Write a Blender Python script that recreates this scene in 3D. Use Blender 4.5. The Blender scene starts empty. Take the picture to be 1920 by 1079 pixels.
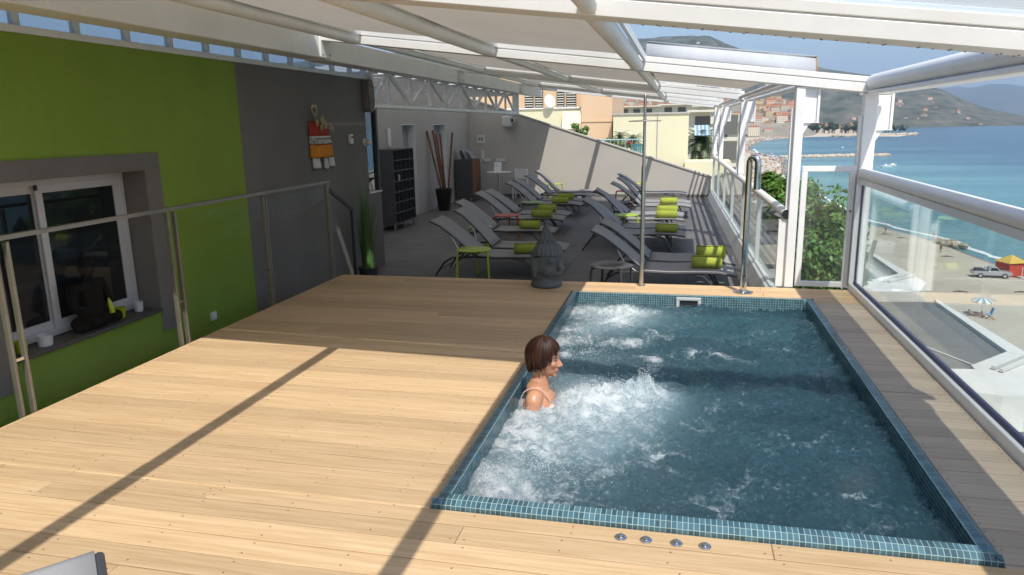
import bpy, bmesh, math, random
from mathutils import Vector, Matrix, noise
R = math.radians
rnd = random.Random(7)
scene = bpy.context.scene
col = scene.collection

# ---------------------------------------------------------------- camera
CR = Vector((0.974738881876084, 0.2226643320307273, -0.01745587008062043))
CU = Vector((-0.03176062803155921, 0.2155479484906141, 0.9759766105847661))
CF = Vector((-0.22107775705846666, 0.9507679407420075, -0.21717492532794846))
CC = Vector((1.12044595, -3.02043811, 1.78832489)); FPX = 1369.43
cam_d = bpy.data.cameras.new('camera'); cam = bpy.data.objects.new('camera', cam_d); col.objects.link(cam)
cam_d.sensor_width = 36; cam_d.lens = 25.677; cam_d.clip_start = 0.05; cam_d.clip_end = 60000
cam.matrix_world = Matrix(((CR.x, CU.x, -CF.x, CC.x), (CR.y, CU.y, -CF.y, CC.y), (CR.z, CU.z, -CF.z, CC.z), (0, 0, 0, 1)))
scene.camera = cam
# ---------------------------------------------------------------- light
SUN = Vector((0.255, -0.53, 1.0)).normalized()
world = bpy.data.worlds.new('World'); scene.world = world; world.use_nodes = True
wn = world.node_tree.nodes; wl = world.node_tree.links
sky = wn.new('ShaderNodeTexSky'); sky.sky_type = 'NISHITA'; sky.sun_disc = False
sky.sun_elevation = math.asin(SUN.z); sky.sun_rotation = math.atan2(SUN.x, SUN.y)
sky.air_density = 1.05; sky.dust_density = 1.8; sky.ozone_density = 2.0
wl.new(sky.outputs[0], wn['Background'].inputs[0]); wn['Background'].inputs[1].default_value = 0.13
sd = bpy.data.lights.new('sun', 'SUN'); sd.energy = 4.2; sd.angle = R(0.53); sd.color = (1.0, 0.95, 0.87)
so = bpy.data.objects.new('sun', sd); col.objects.link(so); so.location = (10, -20, 40)
so.rotation_euler = (-SUN).to_track_quat('-Z', 'Y').to_euler()
scene.view_settings.view_transform = 'Standard'; scene.view_settings.look = 'None'
scene.view_settings.exposure = 0.42; scene.view_settings.gamma = 1.0
scene.view_settings.use_curve_mapping = False
scene.render.engine = 'CYCLES'
scene.cycles.transparent_max_bounces = 24; scene.cycles.max_bounces = 8
scene.cycles.caustics_reflective = False; scene.cycles.caustics_refractive = False
scene.cycles.volume_bounces = 0

# a pixel of the photograph (1920 x 1079) as a point on a plane it touches
def at(px, py, ax, val):
    d = CF * FPX + CR * (px - 960) - CU * (py - 539.5)
    i = 'xyz'.index(ax); t = (val - CC[i]) / d[i]
    return CC + d * t
def along(px, py, dist):
    d = CF * FPX + CR * (px - 960) - CU * (py - 539.5)
    return CC + d * (dist / math.hypot(d.x, d.y))

# ---------------------------------------------------------------- materials
MATS = {}
def mat(name, c, rough=0.6, metal=0.0, var=0.0, vs=6.0, bump=0.0, bs=60.0, c2=None, spec=0.5, coord='Object', rand=0.0, stretch=None, coat=0.0):
    if name in MATS: return MATS[name]
    m = bpy.data.materials.new(name); m.use_nodes = True; MATS[name] = m
    N = m.node_tree.nodes; L = m.node_tree.links; b = N['Principled BSDF']
    b.inputs['Base Color'].default_value = (*c, 1); b.inputs['Roughness'].default_value = rough
    b.inputs['Metallic'].default_value = metal; b.inputs['Specular IOR Level'].default_value = spec
    b.inputs['Coat Weight'].default_value = coat
    if var or c2 or bump or rand:
        tc = N.new('ShaderNodeTexCoord'); mp = N.new('ShaderNodeMapping'); L.new(tc.outputs[coord], mp.inputs[0])
        if stretch: mp.inputs['Scale'].default_value = stretch
        vec = mp.outputs[0]
        if rand:
            oi = N.new('ShaderNodeObjectInfo'); va = N.new('ShaderNodeVectorMath'); va.operation = 'MULTIPLY_ADD'
            cmb = N.new('ShaderNodeCombineXYZ')
            for k in range(3): L.new(oi.outputs['Random'], cmb.inputs[k])
            va.inputs[1].default_value = (37.0, 53.0, 71.0); L.new(cmb.outputs[0], va.inputs[0]); L.new(vec, va.inputs[2]); vec = va.outputs[0]
    if var or c2 or rand:
        nz = N.new('ShaderNodeTexNoise'); nz.inputs['Scale'].default_value = vs; nz.inputs['Detail'].default_value = 6; nz.inputs['Roughness'].default_value = 0.6
        L.new(vec, nz.inputs['Vector'])
        rp = N.new('ShaderNodeValToRGB'); L.new(nz.outputs['Fac'], rp.inputs[0])
        ca = c if c2 else tuple(x * (1 - var) for x in c); cb = c2 if c2 else tuple(min(1, x * (1 + var)) for x in c)
        rp.color_ramp.elements[0].position = 0.3; rp.color_ramp.elements[1].position = 0.7
        rp.color_ramp.elements[0].color = (*ca, 1); rp.color_ramp.elements[1].color = (*cb, 1)
        out = rp.outputs[0]
        if rand:
            hs = N.new('ShaderNodeHueSaturation'); L.new(out, hs.inputs['Color'])
            ma = N.new('ShaderNodeMapRange'); ma.inputs['To Min'].default_value = 1 - rand; ma.inputs['To Max'].default_value = 1 + rand
            L.new(oi.outputs['Random'], ma.inputs[0]); L.new(ma.outputs[0], hs.inputs['Value']); out = hs.outputs[0]
        L.new(out, b.inputs['Base Color'])
    if bump:
        n2 = N.new('ShaderNodeTexNoise'); n2.inputs['Scale'].default_value = bs; n2.inputs['Detail'].default_value = 4
        L.new(vec, n2.inputs['Vector']); bp = N.new('ShaderNodeBump'); bp.inputs['Strength'].default_value = bump; bp.inputs['Distance'].default_value = 0.02
        L.new(n2.outputs['Fac'], bp.inputs['Height']); L.new(bp.outputs[0], b.inputs['Normal'])
    return m
def glass_mat(name, tint=(0.93, 0.97, 0.96), dirt=0.03, dirtc=(0.75, 0.78, 0.78), rmax=1.0):
    m = bpy.data.materials.new(name); m.use_nodes = True; MATS[name] = m
    N = m.node_tree.nodes; L = m.node_tree.links; N.remove(N['Principled BSDF'])
    tr = N.new('ShaderNodeBsdfTransparent'); tr.inputs[0].default_value = (*tint, 1)
    gl = N.new('ShaderNodeBsdfGlossy'); gl.inputs['Roughness'].default_value = 0.0; gl.inputs[0].default_value = (0.95, 0.97, 0.97, 1)
    df = N.new('ShaderNodeBsdfDiffuse'); df.inputs[0].default_value = (*dirtc, 1)
    fr = N.new('ShaderNodeFresnel'); ge = N.new('ShaderNodeNewGeometry'); io = N.new('ShaderNodeMix'); io.inputs[2].default_value = 1.5; io.inputs[3].default_value = 1 / 1.5
    L.new(ge.outputs['Backfacing'], io.inputs[0]); L.new(io.outputs[0], fr.inputs[0])
    ml = N.new('ShaderNodeMath'); ml.operation = 'MULTIPLY'; ml.inputs[1].default_value = rmax; L.new(fr.outputs[0], ml.inputs[0])
    m1 = N.new('ShaderNodeMixShader'); m1.inputs[0].default_value = dirt; L.new(tr.outputs[0], m1.inputs[1]); L.new(df.outputs[0], m1.inputs[2])
    m2 = N.new('ShaderNodeMixShader'); L.new(ml.outputs[0], m2.inputs[0]); L.new(m1.outputs[0], m2.inputs[1]); L.new(gl.outputs[0], m2.inputs[2])
    L.new(m2.outputs[0], N['Material Output'].inputs[0]); return m
def cloth_mat(name, c, trans, rough=0.9, transp=0.0):
    m = bpy.data.materials.new(name); m.use_nodes = True; MATS[name] = m
    N = m.node_tree.nodes; L = m.node_tree.links; N.remove(N['Principled BSDF'])
    df = N.new('ShaderNodeBsdfDiffuse'); tl = N.new('ShaderNodeBsdfTranslucent'); mx = N.new('ShaderNodeMixShader'); mx.inputs[0].default_value = trans
    tc = N.new('ShaderNodeTexCoord'); nz = N.new('ShaderNodeTexNoise'); nz.inputs['Scale'].default_value = 1.3; nz.inputs['Detail'].default_value = 5
    L.new(tc.outputs['Object'], nz.inputs['Vector']); rp = N.new('ShaderNodeValToRGB'); L.new(nz.outputs['Fac'], rp.inputs[0])
    rp.color_ramp.elements[0].position = 0.35; rp.color_ramp.elements[1].position = 0.7
    rp.color_ramp.elements[0].color = (*[x * 0.93 for x in c], 1); rp.color_ramp.elements[1].color = (*c, 1)
    L.new(rp.outputs[0], df.inputs[0]); L.new(rp.outputs[0], tl.inputs[0]); L.new(df.outputs[0], mx.inputs[1]); L.new(tl.outputs[0], mx.inputs[2])
    o = mx.outputs[0]
    if transp:
        tp = N.new('ShaderNodeBsdfTransparent'); m2 = N.new('ShaderNodeMixShader'); m2.inputs[0].default_value = transp
        L.new(o, m2.inputs[1]); L.new(tp.outputs[0], m2.inputs[2]); o = m2.outputs[0]
    L.new(o, N['Material Output'].inputs[0]); return m

# ---------------------------------------------------------------- mesh helpers
BASE = {}
class MB:
    def __init__(s): s.v = []; s.f = []
    def add(s, vs, fs):
        o = len(s.v); s.v += [Vector(p) for p in vs]; s.f += [tuple(i + o for i in q) for q in fs]; return s
    def box(s, x0, x1, y0, y1, z0, z1):
        return s.add([(x0, y0, z0), (x1, y0, z0), (x1, y1, z0), (x0, y1, z0), (x0, y0, z1), (x1, y0, z1), (x1, y1, z1), (x0, y1, z1)],
                     [(3, 2, 1, 0), (4, 5, 6, 7), (0, 1, 5, 4), (1, 2, 6, 5), (2, 3, 7, 6), (3, 0, 4, 7)])
    def obox(s, c, size, rot=None):
        c = Vector(c); h = Vector(size) / 2; M = rot if rot else Matrix.Identity(3)
        pts = [c + M @ Vector((sx * h.x, sy * h.y, sz * h.z)) for sz in (-1, 1) for sx, sy in ((-1, -1), (1, -1), (1, 1), (-1, 1))]
        return s.add(pts, [(3, 2, 1, 0), (4, 5, 6, 7), (0, 1, 5, 4), (1, 2, 6, 5), (2, 3, 7, 6), (3, 0, 4, 7)])
    def bar(s, a, b, w, h, up=(0, 0, 1)):
        a = Vector(a); b = Vector(b); d = (b - a).normalized(); up = Vector(up)
        if abs(d.dot(up)) > 0.98: up = Vector((1, 0, 0))
        sd_ = d.cross(up).normalized(); u = sd_.cross(d)
        pts = [p + sd_ * (i * w / 2) + u * (j * h / 2) for p in (a, b) for i, j in ((-1, -1), (1, -1), (1, 1), (-1, 1))]
        return s.add(pts, [(0, 1, 2, 3), (7, 6, 5, 4), (0, 4, 5, 1), (1, 5, 6, 2), (2, 6, 7, 3), (3, 7, 4, 0)])
    def tube(s, path, r, seg=10, cap=True):
        path = [Vector(p) for p in path]; n = len(path); rr = r if isinstance(r, (list, tuple)) else [r] * n
        d0 = (path[1] - path[0]).normalized(); ref = Vector((0, 0, 1)) if abs(d0.z) < 0.9 else Vector((1, 0, 0))
        u = d0.cross(ref).normalized(); vs = []
        for i in range(n):
            d = (path[min(i + 1, n - 1)] - path[max(i - 1, 0)]).normalized()
            u = (u - d * u.dot(d)).normalized(); w = d.cross(u)
            for k in range(seg):
                a = 2 * math.pi * k / seg; vs.append(path[i] + (u * math.cos(a) + w * math.sin(a)) * rr[i])
        fs = [(i * seg + k, i * seg + (k + 1) % seg, (i + 1) * seg + (k + 1) % seg, (i + 1) * seg + k) for i in range(n - 1) for k in range(seg)]
        if cap: fs += [tuple(range(seg - 1, -1, -1)), tuple((n - 1) * seg + k for k in range(seg))]
        return s.add(vs, fs)
    def lathe(s, prof, c=(0, 0, 0), seg=20, sx=1, sy=1):
        c = Vector(c); vs = []; n = len(prof)
        for r, z in prof:
            for k in range(seg):
                a = 2 * math.pi * k / seg; vs.append(c + Vector((r * math.cos(a) * sx, r * math.sin(a) * sy, z)))
        fs = [(i * seg + k, i * seg + (k + 1) % seg, (i + 1) * seg + (k + 1) % seg, (i + 1) * seg + k) for i in range(n - 1) for k in range(seg)]
        fs += [tuple(range(seg - 1, -1, -1)), tuple((n - 1) * seg + k for k in range(seg))]
        return s.add(vs, fs)
    def ball(s, c, r, nu=12, nv=8):
        if not isinstance(r, (tuple, list, Vector)): r = (r, r, r)
        c = Vector(c); vs = [c + Vector((0, 0, -r[2]))]
        for i in range(1, nv):
            t = -math.pi / 2 + math.pi * i / nv
            for k in range(nu):
                a = 2 * math.pi * k / nu; vs.append(c + Vector((r[0] * math.cos(t) * math.cos(a), r[1] * math.cos(t) * math.sin(a), r[2] * math.sin(t))))
        vs.append(c + Vector((0, 0, r[2]))); top = len(vs) - 1
        fs = [(0, 1 + (k + 1) % nu, 1 + k) for k in range(nu)]
        for i in range(nv - 2):
            for k in range(nu):
                a = 1 + i * nu + k; b = 1 + i * nu + (k + 1) % nu; fs.append((a, b, b + nu, a + nu))
        fs += [(1 + (nv - 2) * nu + k, 1 + (nv - 2) * nu + (k + 1) % nu, top) for k in range(nu)]
        return s.add(vs, fs)
    def prism(s, poly, fn, t0, t1):
        n = len(poly); vs = [fn(a, b, t0) for a, b in poly] + [fn(a, b, t1) for a, b in poly]
        return s.add(vs, [tuple(range(n - 1, -1, -1)), tuple(range(n, 2 * n))] + [(i, (i + 1) % n, n + (i + 1) % n, n + i) for i in range(n)])
    def sheet(s, rows):
        n = len(rows[0]); vs = [p for r_ in rows for p in r_]
        return s.add(vs, [(i * n + k, i * n + k + 1, (i + 1) * n + k + 1, (i + 1) * n + k) for i in range(len(rows) - 1) for k in range(n - 1)])
    def build(s, name, m, parent=None, smooth=False, bevel=0, origin=None, solid=0, bseg=1):
        if parent is not None: o = BASE[parent]
        elif origin is not None: o = Vector(origin)
        else:
            xs = [p.x for p in s.v]; ys = [p.y for p in s.v]; zs = [p.z for p in s.v]
            o = Vector(((min(xs) + max(xs)) / 2, (min(ys) + max(ys)) / 2, min(zs)))
        me = bpy.data.meshes.new(name); me.from_pydata([tuple(p - o) for p in s.v], [], s.f); me.update()
        bm = bmesh.new(); bm.from_mesh(me); bmesh.ops.recalc_face_normals(bm, faces=bm.faces); bm.to_mesh(me); bm.free()
        if m is not None:
            for q in (m if isinstance(m, list) else [m]): me.materials.append(q)
        if smooth:
            me.polygons.foreach_set('use_smooth', [True] * len(me.polygons))
            if smooth != 'all' and hasattr(me, 'set_sharp_from_angle'): me.set_sharp_from_angle(angle=R(42))
        ob = bpy.data.objects.new(name, me); col.objects.link(ob)
        if parent is not None: ob.parent = parent
        else: ob.location = o
        BASE[ob] = o
        if solid:
            q = ob.modifiers.new('solid', 'SOLIDIFY'); q.thickness = solid; q.offset = 0
        if bevel:
            q = ob.modifiers.new('bevel', 'BEVEL'); q.width = bevel; q.segments = bseg; q.limit_method = 'ANGLE'; q.angle_limit = R(40)
        return ob
def thing(name, loc, label, cat, group=None, kind=None):
    o = bpy.data.objects.new(name, None); o.empty_display_size = 0.1; col.objects.link(o); o.location = loc; BASE[o] = Vector(loc)
    return tag(o, label, cat, group, kind)
def tag(o, label=None, cat=None, group=None, kind=None):
    if label: o['label'] = label
    if cat: o['category'] = cat
    if group: o['group'] = group
    if kind: o['kind'] = kind
    return o
def copy_tree(o, parent=None):
    c = o.copy(); col.objects.link(c)
    if parent is not None: c.parent = parent
    for ch in list(o.children): copy_tree(ch, c)
    return c
def place_copy(proto, first, loc, rz=0.0, label=None, group=None, scale=None):
    o = proto if first else copy_tree(proto)
    o.location = loc; o.rotation_euler = (0, 0, rz)
    if scale: o.scale = scale if isinstance(scale, (tuple, list)) else (scale,) * 3
    if label: o['label'] = label
    if group: o['group'] = group
    return o

M_white = mat('white_paint', (0.83, 0.83, 0.82), 0.35, var=0.05, vs=3, bump=0.02, bs=20)
M_whitedirty = mat('weathered_white_paint', (0.74, 0.73, 0.70), 0.45, c2=(0.83, 0.825, 0.80), vs=2.2, bump=0.03, bs=30)
M_steel = mat('brushed_steel', (0.58, 0.57, 0.54), 0.32, 1.0, var=0.1, vs=40)
M_dullsteel = mat('dull_steel', (0.27, 0.245, 0.205), 0.45, 0.6, var=0.12, vs=9)
M_chrome = mat('chrome', (0.62, 0.63, 0.65), 0.10, 1.0)
M_black = mat('black_plastic', (0.02, 0.02, 0.022), 0.45)
M_greywall = mat('grey_render', (0.155, 0.143, 0.130), 0.85, c2=(0.198, 0.183, 0.166), vs=1.5, bump=0.4, bs=140, stretch=(1, 1, .45))
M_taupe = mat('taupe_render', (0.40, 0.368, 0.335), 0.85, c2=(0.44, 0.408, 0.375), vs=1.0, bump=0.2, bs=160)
M_green = mat('green_render', (0.190, 0.300, 0.030), 0.8, c2=(0.222, 0.346, 0.038), vs=1.6, bump=0.45, bs=130, stretch=(1, 1, .45))
M_glass = glass_mat('clear_glass')
M_roofglass = glass_mat('roof_glazing', (0.975, 0.985, 0.99), 0.015, (0.6, 0.62, 0.64))
# ================================================================ DECK
PW, PL = 2.45, 4.588               # pool outside the coping
DX0, DX1, DY0, DY1 = -2.95, 2.90, -5.2, 5.22
FZ = -0.40                          # tiled terrace floor
M_wood = mat('weathered_hardwood', (0.475, 0.310, 0.160), 0.66, c2=(0.625, 0.445, 0.262), vs=2.6, bump=0.15, bs=9, rand=0.13, stretch=(0.8, 20.0, 4.0))
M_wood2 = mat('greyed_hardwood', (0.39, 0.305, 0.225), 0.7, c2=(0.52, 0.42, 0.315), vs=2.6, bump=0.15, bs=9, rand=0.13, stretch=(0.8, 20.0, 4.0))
M_under = mat('dark_joists', (0.07, 0.05, 0.035), 0.9)
b = MB()
b.box(DX0 + .01, -0.006, DY0, DY1 - .01, FZ + .004, -0.028); b.box(PW + .006, DX1, DY0, DY1 - .01, FZ + .004, -0.028)
b.box(-0.006, PW + .006, DY0, -0.006, FZ + .004, -0.028); b.box(-0.006, PW + .006, PL + .006, DY1 - .01, FZ + .004, -0.028)
deck = tag(b.build('pool_deck', M_under), kind='structure')
PITCH, BW = 0.1445, 0.1385
screws = MB()
def plank(x0, x1, y0, y1):
    dz = rnd.uniform(-0.0012, 0.0012)
    m = MB(); m.box(x0, x1, y0, y1, -0.026, dz)
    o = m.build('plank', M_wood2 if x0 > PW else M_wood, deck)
    q = o.modifiers.new('bevel', 'BEVEL'); q.width = 0.0025; q.segments = 1
    xs = [x0 + .03, x1 - .03] + [x0 + k * .46 for k in range(1, int((x1 - x0) / .46) + 1) if k * .46 < x1 - x0 - .1]
    for x in xs:
        for yy in (y0 + .03, y1 - .03):
            if rnd.random() < .35: continue
            xx = x + rnd.uniform(-.008, .008); y_ = yy + rnd.uniform(-.004, .004)
            screws.add([(xx + .0045 * math.cos(a * math.pi / 3), y_ + .0045 * math.sin(a * math.pi / 3), dz + .0008) for a in range(6)], [(0, 1, 2, 3, 4, 5)])
def run(x0, x1, y0, y1, k):
    x = x0; first = True
    if x1 - x0 < 3.1 and rnd.random() < .68: plank(x0 + .0012, x1 - .0012, y0, y1); return
    while x < x1 - .02:
        ln = rnd.choice([2.25, 2.7, 3.15]) if not first else rnd.choice([.9, 1.35, 1.8, 2.7])
        e = x + ln; first = False
        if x1 - e < .55: e = x1
        plank(x + .0012, e - .0012, y0, y1); x = e
n = int((DY1 - DY0) / PITCH); y = DY1 - BW; k = 0
while y > DY0:
    ya, yb = y, y + BW
    if yb < -0.004 or ya > PL + .004: run(DX0, DX1, ya, yb, k)
    elif ya < -0.004:                      # row cut by the near coping
        run(DX0, DX1, ya, -.005, k)
        run(DX0, -.005, -.004, yb, k); plank(PW + .005, DX1, -.004, yb)
    elif yb > PL + .004:
        run(DX0, DX1, PL + .005, yb, k); run(DX0, -.005, ya, PL + .004, k); plank(PW + .005, DX1, ya, PL + .004)
    else:
        run(DX0, -.005, ya, yb, k); plank(PW + .005, DX1, ya, yb)
    y -= PITCH; k += 1
tag(screws.build('screw_heads', mat('rusted_screw', (0.10, 0.07, 0.05), 0.6, 0.5), deck), kind='stuff')
b = MB(); b.box(DX0 - .03, DX0 - .002, DY0, DY1, FZ + .006, -0.004); b.build('fascia_board', M_wood, deck)
b = MB(); b.box(DX0, 2.2, DY1 + .002, DY1 + .028, FZ + .006, -0.004); b.build('fascia_board', M_wood, deck)

# ================================================================ TERRACE FLOOR
M_slab = mat('charcoal_floor_tile', (0.115, 0.108, 0.105), 0.6, c2=(0.15, 0.142, 0.138), vs=1.6, bump=0.08, bs=40, rand=0.10)
M_joint = mat('floor_joint', (0.05, 0.048, 0.047), 0.9)
YE = 19.3; XB = -5.35; XW = -3.6; YW = 7.62
def xrail(y): return 2.24 - (y - 5.25) * 0.0152
b = MB(); b.box(-6.4, 2.4, -5.6, YE + .3, FZ - .5, FZ)
floor = tag(b.build('terrace_floor', M_joint), kind='structure')
TS = 0.60; slabmesh = {}
yy = DY1 + .05
while yy < YE - .01:
    xx = XB
    while xx < 2.1:
        x1 = min(xx + TS, 2.06); y1 = min(yy + TS, YE - .005)
        if x1 - xx > .05 and y1 - yy > .05 and not (x1 < XW - .05 and yy < YW + .2):
            key = (round(x1 - xx, 3), round(y1 - yy, 3))
            if key not in slabmesh:
                m = MB(); m.box(0, key[0] - .004, 0, key[1] - .004, 0, .009); me = m.build('floor_tile', M_slab, origin=(0, 0, 0)); slabmesh[key] = me.data; bpy.data.objects.remove(me)
            o = bpy.data.objects.new('floor_tile', slabmesh[key]); col.objects.link(o); o.parent = floor
            o.location = Vector((xx + .002, yy + .002, FZ + rnd.uniform(0, .0015))) - BASE[floor]; BASE[o] = o.location.copy()
        xx += TS
    yy += TS

# ================================================================ POOL
M_tile = mat('teal_mosaic', (0.045, 0.105, 0.135), 0.22, c2=(0.070, 0.145, 0.175), vs=3, rand=0.35, spec=0.6)
def island_mat(name, c, amp, rough, spec=.6):
    m = bpy.data.materials.new(name); m.use_nodes = True; N = m.node_tree.nodes; L = m.node_tree.links; bs = N['Principled BSDF']
    g = N.new('ShaderNodeNewGeometry'); hs = N.new('ShaderNodeHueSaturation'); hs.inputs['Color'].default_value = (*c, 1)
    mr = N.new('ShaderNodeMapRange'); mr.inputs['To Min'].default_value = 1 - amp; mr.inputs['To Max'].default_value = 1 + amp
    L.new(g.outputs['Random Per Island'], mr.inputs[0]); L.new(mr.outputs[0], hs.inputs['Value']); L.new(hs.outputs[0], bs.inputs['Base Color'])
    bs.inputs['Roughness'].default_value = rough; bs.inputs['Specular IOR Level'].default_value = spec
    return m
M_tilestuff = island_mat('teal_mosaic_field', (0.056, 0.124, 0.155), 0.35, 0.22)
M_grout = mat('pale_teal_grout', (0.31, 0.46, 0.47), 0.8, var=0.12, vs=8)
M_basin = mat('blue_basin_tile', (0.05, 0.16, 0.22), 0.4, var=0.2, vs=5)
pool = thing('whirlpool_bath', (PW / 2, PL / 2, FZ), 'rectangular whirlpool bath edged in small teal mosaic tiles, sunk in the wooden deck', 'pool')
SEC = [(0.0, -0.024), (0.0, 0.0215), (0.030, 0.040), (0.078, 0.042), (0.078, -0.16)]
def frame_loop(s, z): return [(s, s, z), (PW - s, s, z), (PW - s, PL - s, z), (s, PL - s, z)]
b = MB(); rows_ = [frame_loop(s, z) for s, z in SEC + [(0.078, -1.25)]]
vs = [p for r_ in rows_ for p in r_]; fs = [(i * 4 + k, i * 4 + (k + 1) % 4, (i + 1) * 4 + (k + 1) % 4, (i + 1) * 4 + k) for i in range(len(rows_) - 1) for k in range(4)]
b.add(vs, fs); b.build('coping', M_grout, pool)
b = MB(); b.add(frame_loop(.0785, -1.25) , [(0, 1, 2, 3)]); b.build('basin_floor', M_basin, pool)
b = MB()   # bench along the left and near walls, under water
b.box(.079, .50, .079, PL - .079, -1.249, -0.55); b.box(.501, PW - .079, .079, .5, -1.249, -0.55); b.build('bench', M_basin, pool)
TP = PW / 100.0; TW = TP - 0.0024
def tile_patch(m, o, u, v, nu, nv, pu, pv, nrm, lift=.0012, gap=.0034, miter=None):
    o = Vector(o); u = Vector(u); v = Vector(v); nrm = Vector(nrm)
    for i in range(nu):
        for j in range(nv):
            a = o + u * (i * pu + gap / 2) + v * (j * pv + gap / 2) + nrm * lift
            if miter and not miter(a + u * pu / 2): continue
            p = [a, a + u * (pu - gap), a + u * (pu - gap) + v * (pv - gap), a + v * (pv - gap)]
            m.add(p + [q - nrm * (lift + .001) for q in p], [(0, 1, 2, 3), (0, 4, 5, 1), (1, 5, 6, 2), (2, 6, 7, 3), (3, 7, 4, 0)])
def seg(i): return Vector((SEC[i][0], SEC[i][1])), Vector((SEC[i + 1][0], SEC[i + 1][1]))
strips = [(0, Vector((0, -.003)), Vector((0, .0213))), (1,) + seg(1), (2,) + seg(2)]
# near side: every tile its own piece
tm = {}
for si, a2, b2 in strips:
    ln = (b2 - a2).length; d2 = (b2 - a2) / ln; u = Vector((1, 0, 0)); v = Vector((0, d2.x, d2.y)); nn = u.cross(v)
    m = MB(); g = .0034
    p = [v * (g / 2) + u * (g / 2) + nn * .0012, u * (TP - g / 2) + v * (g / 2) + nn * .0012, u * (TP - g / 2) + v * (ln - g / 2) + nn * .0012, u * (g / 2) + v * (ln - g / 2) + nn * .0012]
    m.add(p + [q - nn * .003 for q in p], [(0, 1, 2, 3), (0, 4, 5, 1), (1, 5, 6, 2), (2, 6, 7, 3), (3, 7, 4, 0)])
    t0 = m.build('mosaic_tile', M_tile, origin=(0, 0, 0)); me = t0.data; bpy.data.objects.remove(t0)
    i0 = 0 if si < 2 else 0
    for i in range(100):
        x = i * TP
        if si == 1 and not (.005 < x + TP / 2 < PW - .005): continue
        if si == 2 and not (.03 < x + TP / 2 < PW - .03): continue
        o = bpy.data.objects.new('mosaic_tile', me); col.objects.link(o); o.parent = pool
        o.location = Vector((x, a2.x, a2.y + rnd.uniform(-.0003, .0003))) - BASE[pool]; BASE[o] = o.location.copy()
b = MB(); NL = int(PL / TP); TL = PL / NL; NX = 100
for si, a2, b2 in strips:
    ln = (b2 - a2).length; d2 = (b2 - a2) / ln; lo = a2.x + .01
    mi = lambda p: lo < p.y < PL - lo
    mx = lambda p: lo < p.x < PW - lo
    tile_patch(b, (a2.x, PL, a2.y), (0, -1, 0), (d2.x, 0, d2.y), NL, 1, TL, ln, Vector((0, -1, 0)).cross(Vector((d2.x, 0, d2.y))), miter=mi)
    tile_patch(b, (PW - a2.x, 0, a2.y), (0, 1, 0), (-d2.x, 0, d2.y), NL, 1, TL, ln, Vector((0, 1, 0)).cross(Vector((-d2.x, 0, d2.y))), miter=mi)
    tile_patch(b, (PW, PL - a2.x, a2.y), (-1, 0, 0), (0, -d2.x, d2.y), NX, 1, TP, ln, Vector((-1, 0, 0)).cross(Vector((0, -d2.x, d2.y))), miter=mx)
nr = 8
tile_patch(b, (.078, .078, .0405 - nr * TP), (0, 1, 0), (0, 0, 1), int((PL - .156) / TP), nr, TP, TP, (1, 0, 0))
tile_patch(b, (PW - .078, .078, .0405 - nr * TP), (0, 1, 0), (0, 0, 1), int((PL - .156) / TP), nr, TP, TP, (-1, 0, 0))
tile_patch(b, (.078, PL - .078, .0405 - nr * TP), (1, 0, 0), (0, 0, 1), int((PW - .156) / TP), nr, TP, TP, (0, -1, 0))
tile_patch(b, (.078, .078, .0405 - nr * TP), (1, 0, 0), (0, 0, 1), int((PW - .156) / TP), nr, TP, TP, (0, 1, 0))
tag(b.build('mosaic_field', M_tilestuff, pool), kind='stuff')
# skimmer in the far wall
sk = MB(); cx, cz = 1.235, -0.045; yb = PL - .078
def ring(m, x0, x1, z0, z1, t, ya, ybk):
    m.box(x0, x1, ya, ybk, z1 - t, z1); m.box(x0, x1, ya, ybk, z0, z0 + t); m.box(x0, x0 + t, ya, ybk, z0 + t, z1 - t); m.box(x1 - t, x1, ya, ybk, z0 + t, z1 - t)
ring(sk, cx - .125, cx + .125, cz - .085, cz + .07, .034, yb - .018, yb - .002)
skf = sk.build('skimmer_frame', mat('pale_grey_plastic', (0.52, 0.54, 0.54), 0.4), pool, bevel=.006, bseg=2)
sk = MB(); sk.box(cx - .09, cx + .09, yb - .006, yb - .0035, cz - .05, cz + .036); sk.build('skimmer_mouth', M_black, skf)
sk = MB(); sk.obox((cx, yb - .012, cz - .03), (.17, .004, .05), Matrix.Rotation(.5, 3, 'X')); sk.build('skimmer_flap', mat('dark_flap', (0.08, 0.09, 0.10), .4), skf)

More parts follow.
